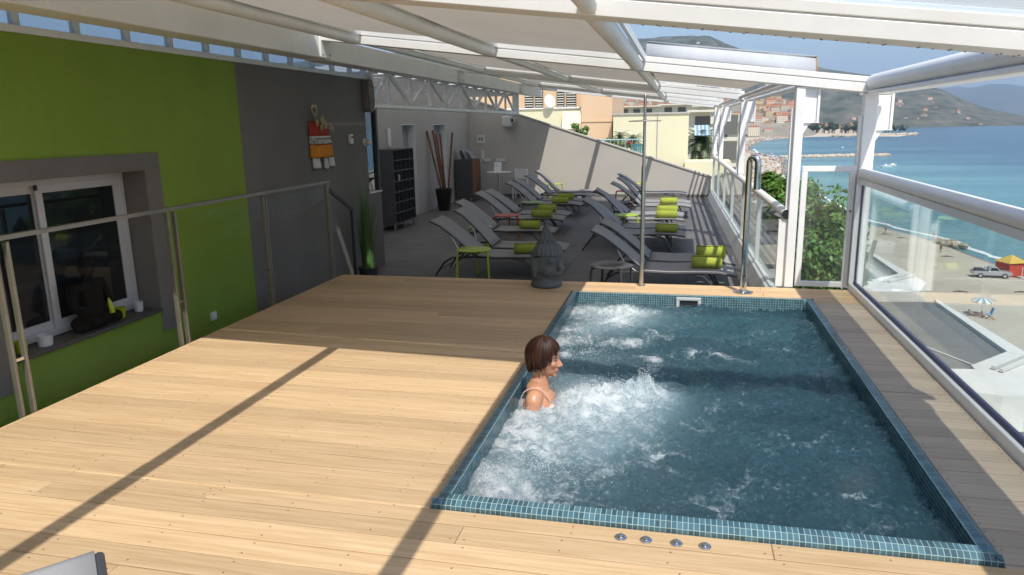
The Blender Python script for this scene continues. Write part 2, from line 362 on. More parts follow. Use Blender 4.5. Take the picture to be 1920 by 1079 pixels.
# ---- water
WZ = -0.100
JETS = [(0.60, 4.02, .25, .085), (0.40, 3.60, .2, .02), (0.74, 1.70, .26, .105), (0.92, 1.86, .11, .11), (0.50, 1.60, .18, .065), (0.42, .66, .33, .032), (0.24, 0.30, .085, .060), (0.16, 0.46, .09, .045), (0.35, 2.75, .3, .018), (0.55, 1.25, .24, .030), (0.20, 1.15, .16, .035), (0.24, 4.2, .15, .03), (0.40, 1.44, .12, .05), (0.16, 1.36, .10, .035)]
def ridge_(P, f, o): return 1 - abs(noise.noise(P * f + o)) * 2.4
def wave(x, y):
    P = Vector((x, y, 0)); w = Vector((noise.noise(P * 1.8 + Vector((7, 0, 0))), noise.noise(P * 1.8 + Vector((0, 5, 0))), 0)) * .22
    Q = P + w; Q = Vector((Q.x, Q.y * 1.25, 0))
    z = .030 * noise.noise(P * 2.1) + .022 * noise.noise(P * 4.7 + Vector((3, 1, 2)))
    z += .020 * ridge_(Q, 5.2, Vector((9, 4, 0))) + .017 * ridge_(Q, 9.5, Vector((2, 8, 1))) + .009 * ridge_(Q, 19, Vector((5, 2, 6))) + .0035 * noise.noise(P * 44)
    z += min(1, max(0, x - .5)) * (.012 * ridge_(Q, 7.3, Vector((1, 6, 3))) + .011 * ridge_(Q, 13, Vector((8, 3, 2))) + .006 * ridge_(Q, 26, Vector((3, 3, 1))))
    sp = 0.0; mk = 0.0
    for jx, jy, jr, jh in JETS:
        d = math.hypot(x - jx, (y - jy) * .9); g = math.exp(-(d / jr) ** 2)
        z += jh * g * (.5 + .8 * abs(noise.noise(P * 11 + Vector((jx, jy, 5)))) + .55 * abs(noise.noise(P * 27)))
        sp += min(1, jh * 15) * math.exp(-(d / (jr * 1.15)) ** 2); mk += min(.8, jh * 14) * math.exp(-(d / (jr * 1.9)) ** 2)
    side = math.exp(-max(0, x - .1) / .85)
    vein = max(0, 1 - abs(noise.noise(Q * 2.4)) * 6.0); vein2 = max(0, 1 - abs(noise.noise(Q * 5.5 + Vector((4, 4, 4)))) * 5.0); patch = max(0, .3 + 1.3 * noise.noise(P * 2.7 + Vector((0, 0, 9))))
    fo = min(1, sp) * (.30 + .45 * abs(noise.noise(P * 6)) + .6 * max(0, noise.noise(P * 15))) + vein * patch * (.16 + .55 * side) + vein2 * patch * (.16 + .30 * side) + .12 * side + .16
    mk = min(1, mk * .8 + .38 * side * (.6 + .8 * noise.noise(P * 2.2)))
    return z, max(0, min(1, fo)), max(0, mk)
NXg, NYg = 210, 400
x0, x1, y0, y1 = .0795, PW - .0795, .0795, PL - .0795
vs = []; foam = []; milk = []
for j in range(NYg + 1):
    for i in range(NXg + 1):
        x = x0 + (x1 - x0) * i / NXg; y = y0 + (y1 - y0) * j / NYg; z, fo, mk = wave(x, y); vs.append((x, y, WZ + z)); foam.append(fo); milk.append(mk)
fs = [(j * (NXg + 1) + i, j * (NXg + 1) + i + 1, (j + 1) * (NXg + 1) + i + 1, (j + 1) * (NXg + 1) + i) for j in range(NYg) for i in range(NXg)]
m = bpy.data.materials.new('bubbling_water'); m.use_nodes = True; N = m.node_tree.nodes; L = m.node_tree.links; pb = N['Principled BSDF']
at_ = N.new('ShaderNodeAttribute'); at_.attribute_name = 'foam'
tc = N.new('ShaderNodeTexCoord'); nz = N.new('ShaderNodeTexNoise'); nz.inputs['Scale'].default_value = 34; nz.inputs['Detail'].default_value = 9; nz.inputs['Roughness'].default_value = .8
L.new(tc.outputs['Object'], nz.inputs['Vector'])
a1 = N.new('ShaderNodeMath'); a1.operation = 'SUBTRACT'; a1.inputs[1].default_value = .5; L.new(nz.outputs['Fac'], a1.inputs[0])
a2 = N.new('ShaderNodeMath'); a2.operation = 'MULTIPLY_ADD'; a2.inputs[1].default_value = 1.7; L.new(a1.outputs[0], a2.inputs[0]); L.new(at_.outputs['Fac'], a2.inputs[2])
am = N.new('ShaderNodeAttribute'); am.attribute_name = 'milk'
rp = N.new('ShaderNodeValToRGB'); L.new(am.outputs['Fac'], rp.inputs[0]); e = rp.color_ramp.elements
e[0].position = .02; e[0].color = (.026, .070, .096, 1); e[1].position = .9; e[1].color = (.165, .230, .258, 1); q = e.new(.4); q.color = (.068, .130, .158, 1)
fm = N.new('ShaderNodeMapRange'); fm.inputs['From Min'].default_value = .34; fm.inputs['From Max'].default_value = 1.05; L.new(a2.outputs[0], fm.inputs[0])
mc = N.new('ShaderNodeMix'); mc.data_type = 'RGBA'; mc.inputs[7].default_value = (.47, .51, .53, 1); L.new(fm.outputs[0], mc.inputs[0]); L.new(rp.outputs[0], mc.inputs[6])
L.new(mc.outputs[2], pb.inputs['Base Color']); pb.inputs['IOR'].default_value = 1.38
rr = N.new('ShaderNodeMapRange'); rr.inputs['From Min'].default_value = .3; rr.inputs['From Max'].default_value = .9; rr.inputs['To Min'].default_value = .04; rr.inputs['To Max'].default_value = .45
L.new(a2.outputs[0], rr.inputs[0]); L.new(rr.outputs[0], pb.inputs['Roughness'])
n2 = N.new('ShaderNodeTexNoise'); n2.inputs['Scale'].default_value = 42; n2.inputs['Detail'].default_value = 5; L.new(tc.outputs['Object'], n2.inputs['Vector'])
bp = N.new('ShaderNodeBump'); bp.inputs['Strength'].default_value = .9; bp.inputs['Distance'].default_value = .03; L.new(n2.outputs['Fac'], bp.inputs['Height']); L.new(bp.outputs[0], pb.inputs['Normal'])
pb.subsurface_method = 'BURLEY'; pb.inputs['Specular IOR Level'].default_value = .8; pb.inputs['Subsurface Weight'].default_value = .65; pb.inputs['Subsurface Radius'].default_value = (.5, .9, 1.0); pb.inputs['Subsurface Scale'].default_value = .8
tp = N.new('ShaderNodeBsdfTransparent'); tp.inputs[0].default_value = (.55, .8, .85, 1); mx = N.new('ShaderNodeMixShader')
op = N.new('ShaderNodeMapRange'); op.inputs['From Min'].default_value = .1; op.inputs['From Max'].default_value = .7; op.inputs['To Min'].default_value = .52; op.inputs['To Max'].default_value = .97
ax = N.new('ShaderNodeMath'); ax.operation = 'MAXIMUM'; L.new(a2.outputs[0], ax.inputs[0]); L.new(am.outputs['Fac'], ax.inputs[1]); L.new(ax.outputs[0], op.inputs[0]); L.new(op.outputs[0], mx.inputs[0]); L.new(tp.outputs[0], mx.inputs[1]); L.new(pb.outputs[0], mx.inputs[2]); L.new(mx.outputs[0], N['Material Output'].inputs[0])
M_water = m
b = MB(); b.v = [Vector(v) for v in vs]; b.f = fs
water = tag(b.build('pool_water', M_water, origin=(PW / 2, PL / 2, WZ), smooth='all'), kind='structure')
ca = water.data.attributes.new('foam', 'FLOAT', 'POINT'); ca.data.foreach_set('value', foam); ca = water.data.attributes.new('milk', 'FLOAT', 'POINT'); ca.data.foreach_set('value', milk)
# droplets thrown up by the jets
b = MB()
for jx, jy, jr, jh in JETS:
    for k in range(int(900 * jr * jh / .02 * .6)):
        a = rnd.uniform(0, 6.283); d = abs(rnd.gauss(0, .6)) * jr; x = jx + d * math.cos(a); y = jy + d * math.sin(a)
        if not (.1 < x < 2.3 and .1 < y < 4.4): continue
        z = WZ + wave(x, y)[0] + abs(rnd.gauss(0, .45)) * jh * .8 + .001; r = rnd.uniform(.0012, .0038)
        b.add([(x + r, y, z), (x - r, y, z), (x, y + r, z), (x, y - r, z), (x, y, z + r), (x, y, z - r)], [(0, 2, 4), (2, 1, 4), (1, 3, 4), (3, 0, 4), (2, 0, 5), (1, 2, 5), (3, 1, 5), (0, 3, 5)])
M_drop = mat('water_droplet', (0.62, 0.67, 0.70), 0.08, spec=.8)
tag(b.build('water_spray', M_drop, smooth='all'), 'fine white spray thrown up over the whirlpool jets', 'spray', kind='stuff')
# four chrome push buttons on the deck
for k, (x, nm) in enumerate([(0.91, 'nearest the green wall'), (1.02, 'second from the green wall'), (1.15, 'third from the green wall'), (1.27, 'nearest the sea')]):
    t = thing('jet_button', (x, -.085, 0), 'round chrome button in the deck before the pool, ' + nm, 'button', 'four chrome buttons in the deck')
    m = MB(); m.lathe([(.0, .001), (.027, .001), (.027, .005), (.022, .009), (.0, .0095)], (x, -.085, 0), 20); m.build('flange', M_chrome, t, smooth=True)
    m = MB(); m.lathe([(.0, .009), (.013, .009), (.013, .016), (.010, .018), (.0, .0185)], (x, -.085, 0), 16); m.build('plunger', M_chrome, t, smooth=True)
# ================================================================ GREEN BUILDING
bld = thing('green_building', (XW, 2, FZ), 'low building rendered lime green and charcoal with a white sliding window beside the deck', 'building')
WT = 2.5; GY = 4.29; O0, O1, OZ0, OZ1 = 1.15, 2.72, .17, 1.45
b = MB()
b.box(XW - .3, XW, -9, O0, FZ, WT); b.box(XW - .3, XW, O1, GY, FZ, WT); b.box(XW - .3, XW, O0, O1, FZ, OZ0 - .03); b.box(XW - .3, XW, O0, O1, OZ1, WT)
b.build('green_wall', M_green, bld)
b = MB(); b.box(XW - .3, XW, GY, YW, FZ, WT); b.build('charcoal_wall', M_greywall, bld)
b = MB(); b.box(-9, XW - .32, -9, YW - .02, FZ, WT - .02); b.build('rear_walls', M_greywall, bld)
b = MB(); sx = XW + .012
b.box(XW + .001, sx, O0 - .2, O0, -.06, OZ1); b.box(XW + .001, sx, O1, O1 + .2, -.06, OZ1); b.box(XW + .001, sx, O0 - .2, O1 + .2, OZ1, OZ1 + .15)
b.build('window_surround', M_greywall, bld)
b = MB(); b.box(XW - .29, XW - .22, O1 - .004, O1 - .001, OZ0, OZ1); b.box(XW - .22, XW - .001, O1 - .003, O1 - .001, OZ0, OZ1); b.box(XW - .22, XW - .001, O0 + .001, O0 + .003, OZ0, OZ1); b.box(XW - .22, XW - .001, O0, O1, OZ1 - .003, OZ1 - .001)
b.build('window_reveal', M_greywall, bld)
b = MB(); b.box(XW - .29, XW + .03, O0, O1, OZ0 - .028, OZ0); b.build('window_sill', mat('slate_sill', (.06, .06, .062), .6, var=.2), bld, bevel=.004)
M_pane = mat('dark_window_glass', (0.012, 0.015, 0.018), 0.03, spec=0.6)
win = MB(); xf = XW - .22
ym = 1.80
def yring(m, y0, y1, z0, z1, t, xa, xb):
    m.box(xa, xb, y0, y1, z1 - t, z1); m.box(xa, xb, y0, y1, z0, z0 + t); m.box(xa, xb, y0, y0 + t, z0 + t, z1 - t); m.box(xa, xb, y1 - t, y1, z0 + t, z1 - t)
yring(win, O0 + .01, O1 - .01, OZ0 + .005, OZ1 - .01, .05, xf - .06, xf)
M_wfr = mat('grey_white_frame', (.58, .58, .58), .4); wf = win.build('window_frame', M_wfr, bld, bevel=.003)  # frame and sashes share one even grey-white
for y0_, y1_, dx in ((O0 + .06, ym + .03, -.045), (ym - .03, O1 - .06, -.012)):
    m = MB(); yring(m, y0_, y1_, OZ0 + .055, OZ1 - .06, .065, xf + dx - .03, xf + dx); m.build('sliding_sash', M_wfr, wf, bevel=.003)
    m = MB(); m.box(xf + dx - .02, xf + dx - .014, y0_ + .06, y1_ - .06, OZ0 + .12, OZ1 - .125); m.build('window_pane', M_pane, wf)
m = MB(); m.box(xf - .012, xf + .004, ym - .045, ym - .02, OZ1 - .10, OZ1 - .055); m.build('latch', M_black, wf)
# glazed corner at the end of the charcoal wall
b = MB(); b.box(XW - .25, XW - .002, YW + .002, 8.08, FZ, .78); b.build('low_wall', M_greywall, bld)
b = MB(); b.box(XW - .27, XW + .012, YW + .004, 8.095, .78, .80); b.build('ledge', M_white, bld)
b = MB(); b.box(XW - .09, XW - .01, 8.03, 8.095, .80, 2.06); b.box(XW - .09, XW - .01, YW + .002, 8.095, 2.0601, 2.10); b.build('corner_frame', mat('anthracite_frame', (.05, .05, .052), .5), bld)
b = MB(); b.box(XW - .06, XW - .05, YW + .004, 8.028, .805, 2.058); b.build('window_pane', glass_mat('silver_glass', (.25, .28, .3), .05, (.3, .33, .35), 2.5), bld)
b = MB(); b.box(XB, XW - .27, 7.9, 8.06, FZ, 2.06); b.build('return_wall', M_taupe, bld)
# clerestory above the wall
cs = thing('clerestory', (XW, 2, WT), 'strip of small translucent panes with white mullions on top of the green wall', 'window')
b = MB(); b.box(XW - .10, XW + .02, -9, YW + .12, WT + .002, WT + .055); b.build('bottom_rail', M_whitedirty, cs)
b = MB(); b.box(XW - .08, XW + .01, -9, YW + .12, WT + .29, WT + .34); b.build('top_rail', M_whitedirty, cs)
M_poly = glass_mat('polycarbonate', (.82, .88, .95), .22, (.75, .8, .88))
y = -4.0
while y < YW - .1:
    b = MB(); b.box(XW - .06, XW, y, y + .045, WT + .056, WT + .289); b.build('mullion', M_whitedirty, cs)
    ye = min(y + .56, YW + .06)
    b = MB(); b.box(XW - .034, XW - .028, y + .046, ye - .001, WT + .056, WT + .289); b.build('pane', M_poly, cs)
    y += .56
b = MB(); b.box(XW - .07, XW + .005, YW + .062, YW + .118, WT + .056, WT + .289); b.build('mullion', M_whitedirty, cs)
# downpipe hopper at the end of the wall
b = MB(); b.prism([(0, 0), (.0, -.42), (.03, -.48), (.11, -.48), (.16, -.36), (.16, -.12), (.10, 0)], lambda a, c_, t: (t, YW - .09 + a * 1.2, WT - .005 + c_), XW + .003, XW + .13)
tag(b.build('wall_fairing', M_greywall, bevel=.01), 'grey moulded cover at the top corner where the charcoal wall ends', 'cover')

# ================================================================ BACK AND END WALLS OF THE TERRACE
bw = thing('rear_wall', (XB, 13, FZ), 'shaded taupe rendered wall with two doorways behind the shelf and bamboo', 'wall')
D = [(13.58, 14.50, 1.85), (15.90, 16.95, 1.85)]
b = MB(); X0 = XB - .25; zt = 2.66
ys = [8.065] + [v for d in D for v in d[:2]] + [YE + .2]
for i in range(0, len(ys), 2): b.box(X0, XB, ys[i], ys[i + 1], FZ, zt)
for d in D: b.box(X0, XB, d[0], d[1], d[2], zt)
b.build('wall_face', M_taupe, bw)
for d in D:
    m = MB(); m.box(X0 + .02, XB - .002, d[1] - .02, d[1] - .001, FZ, d[2] - .02); m.box(X0 + .02, XB - .002, d[0] + .001, d[0] + .02, FZ, d[2] - .02); m.box(X0 + .02, XB - .002, d[0] + .001, d[1] - .001, d[2] - .019, d[2] - .001)
    jm = m.build('door_jamb', mat('clean_white', (.80, .80, .79), .4), bw)
    m = MB(); m.box(X0 + .02, X0 + .06, d[0] + .021, d[1] - .021, FZ + .01, d[2] - .021); dl = m.build('door_leaf', mat('grey_door', (.30, .30, .31), .5), bw)
    m = MB(); m.tube([(X0 + .065, d[1] - .10, .62), (X0 + .10, d[1] - .10, .62), (X0 + .10, d[1] - .21, .62)], .008, 8); m.build('door_handle', M_chrome, dl)
ew = thing('end_wall', (-1.5, YE, FZ), 'sloping-topped taupe rendered wall closing the far end of the lounger terrace', 'wall')
def ztop(x): return 2.1 - (x + 3.89) * .3288
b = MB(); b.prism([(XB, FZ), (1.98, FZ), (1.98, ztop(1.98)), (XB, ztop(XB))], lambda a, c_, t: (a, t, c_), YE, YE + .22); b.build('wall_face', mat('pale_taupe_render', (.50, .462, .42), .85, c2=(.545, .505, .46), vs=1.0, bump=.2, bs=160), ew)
b = MB(); b.prism([(XB, ztop(XB) + .002), (2.0, ztop(2.0) + .002), (2.0, ztop(2.0) + .05), (XB, ztop(XB) + .05)], lambda a, c_, t: (a, t, c_), YE - .025, YE + .245); b.build('coping', mat('pale_coping', (.46, .43, .39), .8, var=.1), ew, bevel=.006)
b = MB(); b.box(XB, 1.98, YE - .012, YE - .001, FZ + .011, FZ + .09); b.build('skirting', mat('grey_skirting', (.14, .135, .13), .7), ew)

# ================================================================ ROOF CANOPY
def rz(x): return 2.416 - .1253 * x
roof = thing('roof_canopy', (0, 7, FZ), 'white metal canopy with sloping rafters, tube purlins and beige blinds over the terrace', 'canopy')
XG = -3.06
def rafter(y0, y1, xa, xb, h=.155):
    m = MB()
    f = lambda a, c_, t: (a, t, c_)
    m.prism([(xa, rz(xa)), (xb, rz(xb)), (xb, rz(xb) + .088), (xa, rz(xa) + .088)], f, y0, y1)
    m.prism([(xa, rz(xa) + .0885), (xb, rz(xb) + .0885), (xb, rz(xb) + .0985), (xa, rz(xa) + .0985)], f, y0 + .02, y1 - .02)
    m.prism([(xa, rz(xa) + .099), (xb, rz(xb) + .099), (xb, rz(xb) + h), (xa, rz(xa) + h)], f, y0 + .004, y1 - .004)
    o = m.build('rafter', M_whitedirty, roof, bevel=.004)
    return o
RAF = [(-3.3, -3.08, 3.0), (.98, 1.20, 3.0), (5.24, 5.42, 3.02), (10.85, 11.03, 2.16), (16.4, 16.58, 2.08), (19.05, 19.2, 2.02)]
for y0, y1, xe in RAF: rafter(y0, y1, XG + .002, xe)
# bolts under the second rafter
b = MB()
for k in range(30):
    x = .9 + k * .075
    for yy in (1.145, 1.185):
        if rnd.random() < .6: b.lathe([(0, -.003), (.006, -.003), (.006, 0)], (x + rnd.uniform(-.01, .01), yy, rz(x) - .001), 8)
tag(b.build('rivets', mat('dark_rivet', (.12, .10, .09), .6), roof), kind='stuff')
TX = [-2.62, -1.0, .62]; TR = .066
bays = [(-3.07, .975), (1.21, 5.225), (5.43, 10.84), (11.04, 16.39), (16.59, 19.04)]
for i, (ya, yb) in enumerate(bays):
    for x in TX:
        z = rz(x) + .055
        m = MB(); m.tube([(x, ya, z), (x, yb + .012, z)], TR if i == 1 else .05, 16); t = m.build('purlin_tube', M_whitedirty, roof, smooth=True)
        if i == 0: continue
        m = MB(); m.box(x + TR, x + TR + .028, ya, yb, z + .035, z + .10); m.build('blind_rail', M_white, t)
M_blind = cloth_mat('beige_blind', (.47, .425, .36), .40)
def blind(x0, x1, ya, yb, dz=.135):
    nx = max(2, int((x1 - x0) / .25)); ny = max(2, int((yb - ya) / .3)); m = MB()
    m.sheet([[(x0 + (x1 - x0) * i / nx, ya + (yb - ya) * j / ny, rz(x0 + (x1 - x0) * i / nx) + dz - .035 * math.sin(math.pi * j / ny) + .008 * noise.noise(Vector((i * .4, j * .3, ya)))) for i in range(nx + 1)] for j in range(ny + 1)])
    m.build('sun_blind', M_blind, roof, smooth='all')
for xa, xb in ((XG - .12, TX[0]), (TX[0] + .03, TX[1]), (TX[1] + .03, TX[2])):
    blind(xa, xb, 1.21, 5.06); blind(xa, xb, 5.425, 10.83); blind(xa, xb, 11.035, 16.37)
blind(TX[2] + .03, 2.06, 5.425, 9.75); blind(XG - .12, TX[0], -3.05, .96); blind(XG - .12, TX[0], 16.6, 19.03)  # narrow strip in the near bay added to keep sun off the green wall
for ya, yb in ((-9, 8.0), (8.02, YE + .1)):
    m = MB(); m.box(-3.80, -3.34, ya, yb, 2.87, 2.89); m.build('roof_cover', M_whitedirty, roof)
# glazing over the covered bays
for (ya, yb), xe in zip(bays, (2.95, TX[2], 2.1, 2.05, 2.0)):
    m = MB(); m.prism([(XG, rz(XG) + .165), (xe, rz(xe) + .165), (xe, rz(xe) + .171), (XG, rz(XG) + .171)], lambda a, c_, t: (a, t, c_), ya - .1, yb + .1); m.build('roof_glazing', M_roofglass, roof)
# girder over the green wall, then a truss
b = MB(); b.box(-3.36, XG, -9, 5.34, 2.60, 2.86); b.build('girder', M_whitedirty, roof, bevel=.008)
b = MB(); b.box(-3.345, XG - .012, 5.36, 10.92, 2.585, 2.85); b.build('girder', M_whitedirty, roof, bevel=.008)
b = MB(); b.box(-3.345, XG - .012, 10.94, 16.45, 2.60, 2.85); b.build('girder', M_whitedirty, roof, bevel=.008)
b = MB(); b.box(-3.345, XG - .012, 16.47, YE + .1, 2.61, 2.85); b.build('girder', M_whitedirty, roof, bevel=.008)
for yy in (5.35, 10.93, 16.46):
    m = MB(); m.box(XG - .011, XG + .02, yy - .13, yy + .13, 2.60, 2.84); pl = m.build('splice_plate', M_whitedirty, roof, bevel=.006)
    m = MB()
    for dy in (-.09, .09):
        for z in (2.64, 2.80): m.ball((XG + .021, yy + dy, z), .012, 8, 6)
    m.build('bolt', M_dullsteel, pl, smooth=True)
xt = XW + .02
m = MB(); m.box(xt - .05, xt + .05, YW + .13, 18.15, 2.08, 2.16); tr = m.build('truss', M_whitedirty, roof, bevel=.006)
m = MB(); m.box(xt - .05, xt + .05, YW + .13, 18.15, 2.66, 2.72); m.build('top_chord', M_whitedirty, tr)
nodes_t = [8.52 + 2.07 * k for k in range(5)]; nodes_b = [7.9] + [9.55 + 2.07 * k for k in range(4)] + [17.8]
for k, yt in enumerate(nodes_t):
    for yb_ in (nodes_b[k], nodes_b[k + 1] if k + 1 < len(nodes_b) else 18.1):
        m = MB(); m.bar((xt, yb_, 2.16), (xt, yt, 2.66), .05, .05, (1, 0, 0)); m.build('web_diagonal', M_whitedirty, tr)
    m = MB(); m.box(xt - .024, xt + .024, yt - .024, yt + .024, 2.161, 2.659); m.build('web_post', M_whitedirty, tr)
for yb_ in nodes_b[1:]:
    m = MB(); m.box(xt - .0235, xt + .0235, yb_ - .05, yb_ + .05, 2.161, 2.659); m.build('web_post', M_whitedirty, tr)
m = MB(); m.box(xt - .07, xt + .07, 18.02, 18.2, 2.06, 2.8); m.build('end_post', M_whitedirty, tr)
m = MB(); m.box(xt - .06, xt + .06, YW + .121, YW + .2, 2.05, 2.6); m.build('end_post', M_whitedirty, tr)
# light sheet roof between truss and rear wall
sr = thing('sheet_roof', (-4.6, 13, 2.7), 'pale ribbed sheet roof behind the white truss above the rear doors', 'roof')
m = MB(); rows_ = []
for yy in (8.1, YE + .1):
    rows_.append([(XB - .3 + (xt - .1 - XB + .3) * i / 40, yy, 2.69 + .10 * i / 40 + (.012 if (i % 4) < 2 else 0)) for i in range(41)])
m.sheet(rows_); m.build('ribbed_sheet', cloth_mat('translucent_sheet', (.80, .80, .78), .55), sr)
k = 8.4
while k < YE:
    m = MB(); m.box(XB - .25, xt - .12, k, k + .04, 2.63, 2.675); m.build('batten', mat('grey_batten', (.34, .33, .33), .6), sr); k += .75
# rolled metal channel lying on the roof beyond the pool
gt = thing('metal_channel', (1.6, 5.6, 2.2), 'grey curved sheet-metal channel with a rusty end lying across the rafter above the pool', 'channel')
rows_ = []
for i in range(13):
    a = -.2 + 1.75 * i / 12
    rows_.append([(x, 5.50 + .12 * (1 - math.cos(a)), rz(x) + .165 + .155 * math.sin(max(0, a)) + .0 * a) for x in (.70, 1.3, 1.9, 2.47)])
rows_.append([(x, 5.50 + .105 - .02, rz(x) + .338) for x in (.70, 1.3, 1.9, 2.47)])
m = MB(); m.sheet(rows_); m.build('channel_sheet', mat('galvanised_grey', (.42, .44, .47), .75, 0, var=.1, vs=3), gt, smooth='all', solid=.006)
m = MB(); pts = [Vector(r_[-1]) + Vector((.006, 0, 0)) for r_ in rows_]; m.tube(pts, .009, 6); m.build('rusty_end', mat('rust', (.28, .13, .045), .85, c2=(.42, .25, .11), vs=20), gt)

# ---- posts and eave tube
def post(x, y, z0, z1, w=.10, d=.15, bracket=True, nm='post'):
    m = MB(); m.box(x - w / 2, x + w / 2, y - d / 2, y + d / 2, z0, z1); p_ = m.build(nm, M_white, roof, bevel=.006)
    m = MB(); m.box(x - w / 2 - .03, x - w / 2 - .001, y - .03, y + .03, z0, z1 - .22); m.build('guide_strip', M_white, p_)
    if bracket:
        xa = x + w / 2 + .001
        m = MB(); m.prism([(0, 0), (.125, 0), (.125, -.33), (.09, -.345), (.045, -.385), (.0, -.47)], lambda a, c_, t: (xa + a, t, z1 - .02 + c_), y - .035, y - .015); m.build('bracket', M_white, p_)
        m = MB(); m.box(xa + .126, xa + .15, y - .05, y + .02, z1 - .36, z1 - .01); m.box(xa, xa + .155, y - .05, y + .02, z1 - .372, z1 - .361); m.build('bracket_flange', M_white, p_)
    return p_
post(2.30, 5.33, 0.002, rz(2.3) - .002, .09, .15)
post(2.985, 5.33, 0.002, rz(2.98) - .002, .13, .13)
post(2.985, 1.10, 1.31, rz(2.98) - .002, .13, .13)
post(2.985, -3.2, 1.31, rz(2.98) - .002, .13, .13)
for y in (10.94, 16.49, 19.1): post(xrail(y) + .01, y, .86, rz(xrail(y)) - .002, .10, .14)
m = MB(); m.tube([(2.99, -9, 2.145), (2.99, 5.22, 2.145)], .080, 20); et = m.build('eave_tube', M_white, roof, smooth=True)
m = MB(); m.box(2.93, 3.13, -9, 5.22, 2.025, 2.065); m.build('eave_flange', M_white, et, bevel=.01)
m = MB(); m.box(3.03, 3.09, 5.19, 5.235, 2.06, 2.09); m.build('end_clip', M_white, et)
def xe(y): return xrail(y) - .02
for off, r_, zz in ((-.055, .030, 2.20), (.065, .028, 2.19), (.20, .032, 2.16)):
    m = MB(); m.tube([(xrail(5.44) + off, 5.44, zz), (xrail(YE) + off, YE - .01, zz)], r_, 12); m.build('eave_tube', M_whitedirty, roof, smooth=True)

# ================================================================ BALUSTRADES
# sea side, by the pool
bs = thing('glass_balustrade', (2.95, 0, 0), 'clear glass balustrade with thick white tubular handrail along the sea side of the pool', 'balustrade')
XR = 2.955
m = MB(); m.tube([(XR, -9, 1.235), (XR, 5.2, 1.235)], .056, 20); m.build('handrail', M_white, bs, smooth=True)
m = MB(); m.box(XR - .035, XR + .035, -9, 5.2, 1.13, 1.185); m.build('top_channel', M_white, bs)
m = MB(); m.box(2.905, 3.0, -9, 5.26, -.02, .075); m.build('base_rail', M_white, bs, bevel=.006)
m = MB(); m.box(XR - .02, XR + .012, -9, 5.2, .0755, .10); m.build('gasket', mat('navy_gasket', (.025, .022, .075), .5), bs)
y = 5.155; k = 0
while y > -8:
    m = MB(); m.box(XR - .007, XR + .003, y - 1.995, y, .101, 1.129); m.build('glass_pane', M_glass, bs); y -= 2.0
m = MB(); m.box(2.905, 3.0, 5.2, 5.262, .0755, 1.24); m.box(2.89, 2.985, 5.17, 5.199, .0755, 1.129); m.build('end_post', M_white, bs, bevel=.004)
m = MB(); m.box(XR - .012, XR + .008, 5.157, 5.169, .102, 1.128); m.build('gasket', MATS['navy_gasket'], bs)
# gate
gt = thing('glass_gate', (2.63, 5.3, 0), 'narrow white framed glass gate between two posts at the pool corner', 'gate')
m = MB(); ring(m, 2.365, 2.895, .015, 1.31, .058, 5.265, 5.305); m.build('gate_frame', M_white, gt, bevel=.004)
m = MB(); m.box(2.424, 2.836, 5.282, 5.29, .074, 1.251); m.build('glass_pane', M_glass, gt)
m = MB(); m.lathe([(0, 0), (.012, 0), (.012, .008), (0, .01)], (0, 0, 0), 10); m.v = [Vector((2.868 + p.x, 5.264 - p.z, .84 + p.y)) for p in m.v]; m.build('lock', M_dullsteel, gt)
# far section
fb = thing('glass_balustrade', (2.1, 12, FZ), 'low glass balustrade with slim white rail beside the loungers, on a white kerb', 'balustrade')
def along_rail(m, off0, z0, off1, z1, ya, yb, r=None):
    pass
ya, yb = 5.45, YE
m = MB(); prof = [(-.14, FZ), (.10, FZ), (.10, -.19), (-.03, -.19), (-.06, -.20)]
m.prism(prof, lambda a, c_, t: (xrail(t) + a, t, c_), ya, yb); m.build('kerb', M_white, fb)
m = MB(); m.tube([(xrail(ya - .18), ya - .18, .80), (xrail(yb), yb, .80)], .052, 16, cap=False); m.tube([(xrail(ya - .18), ya - .17, .80), (xrail(ya), ya, .80)], .046, 16, cap=True); m.build('handrail', M_white, fb, smooth=True)
m = MB(); m.lathe([(0, 0), (.047, 0), (.047, .004), (0, .004)], (0, 0, 0), 16); m.v = [Vector((xrail(ya) + p.x, ya - .184 + p.z, .80 + p.y)) for p in m.v]; m.build('pipe_mouth', M_black, fb)
yy = ya + .02; k = 0
while yy < yb - .2:
    ye = min(yy + 2.27, yb - .02)
    m = MB(); m.bar((xrail(yy), yy, .27), (xrail(yy) - .001, yy + .001, .27), .01, .01) if False else m.box(xrail(yy) - .03, xrail(yy) + .03, yy - .02, yy + .02, -.188, .755); m.build('baluster', M_white, fb)
    m = MB(); m.prism([(-.004, -.17), (.004, -.17), (.004, .745), (-.004, .745)], lambda a, c_, t: (xrail(t) + a, t, c_), yy + .022, ye - .022); m.build('glass_pane', M_glass, fb)
    yy = ye + .0
m = MB(); m.prism([(-.02, -.188), (.02, -.188), (.02, -.165), (-.02, -.165)], lambda a, c_, t: (xrail(t) + a, t, c_), ya + .045, yb - .05); m.build('bottom_channel', M_white, fb)
m = MB(); m.box(xrail(ya) - .07, xrail(ya) + .0, ya - .16, ya - .10, 0.002, .742); m.build('end_panel', M_white, fb)
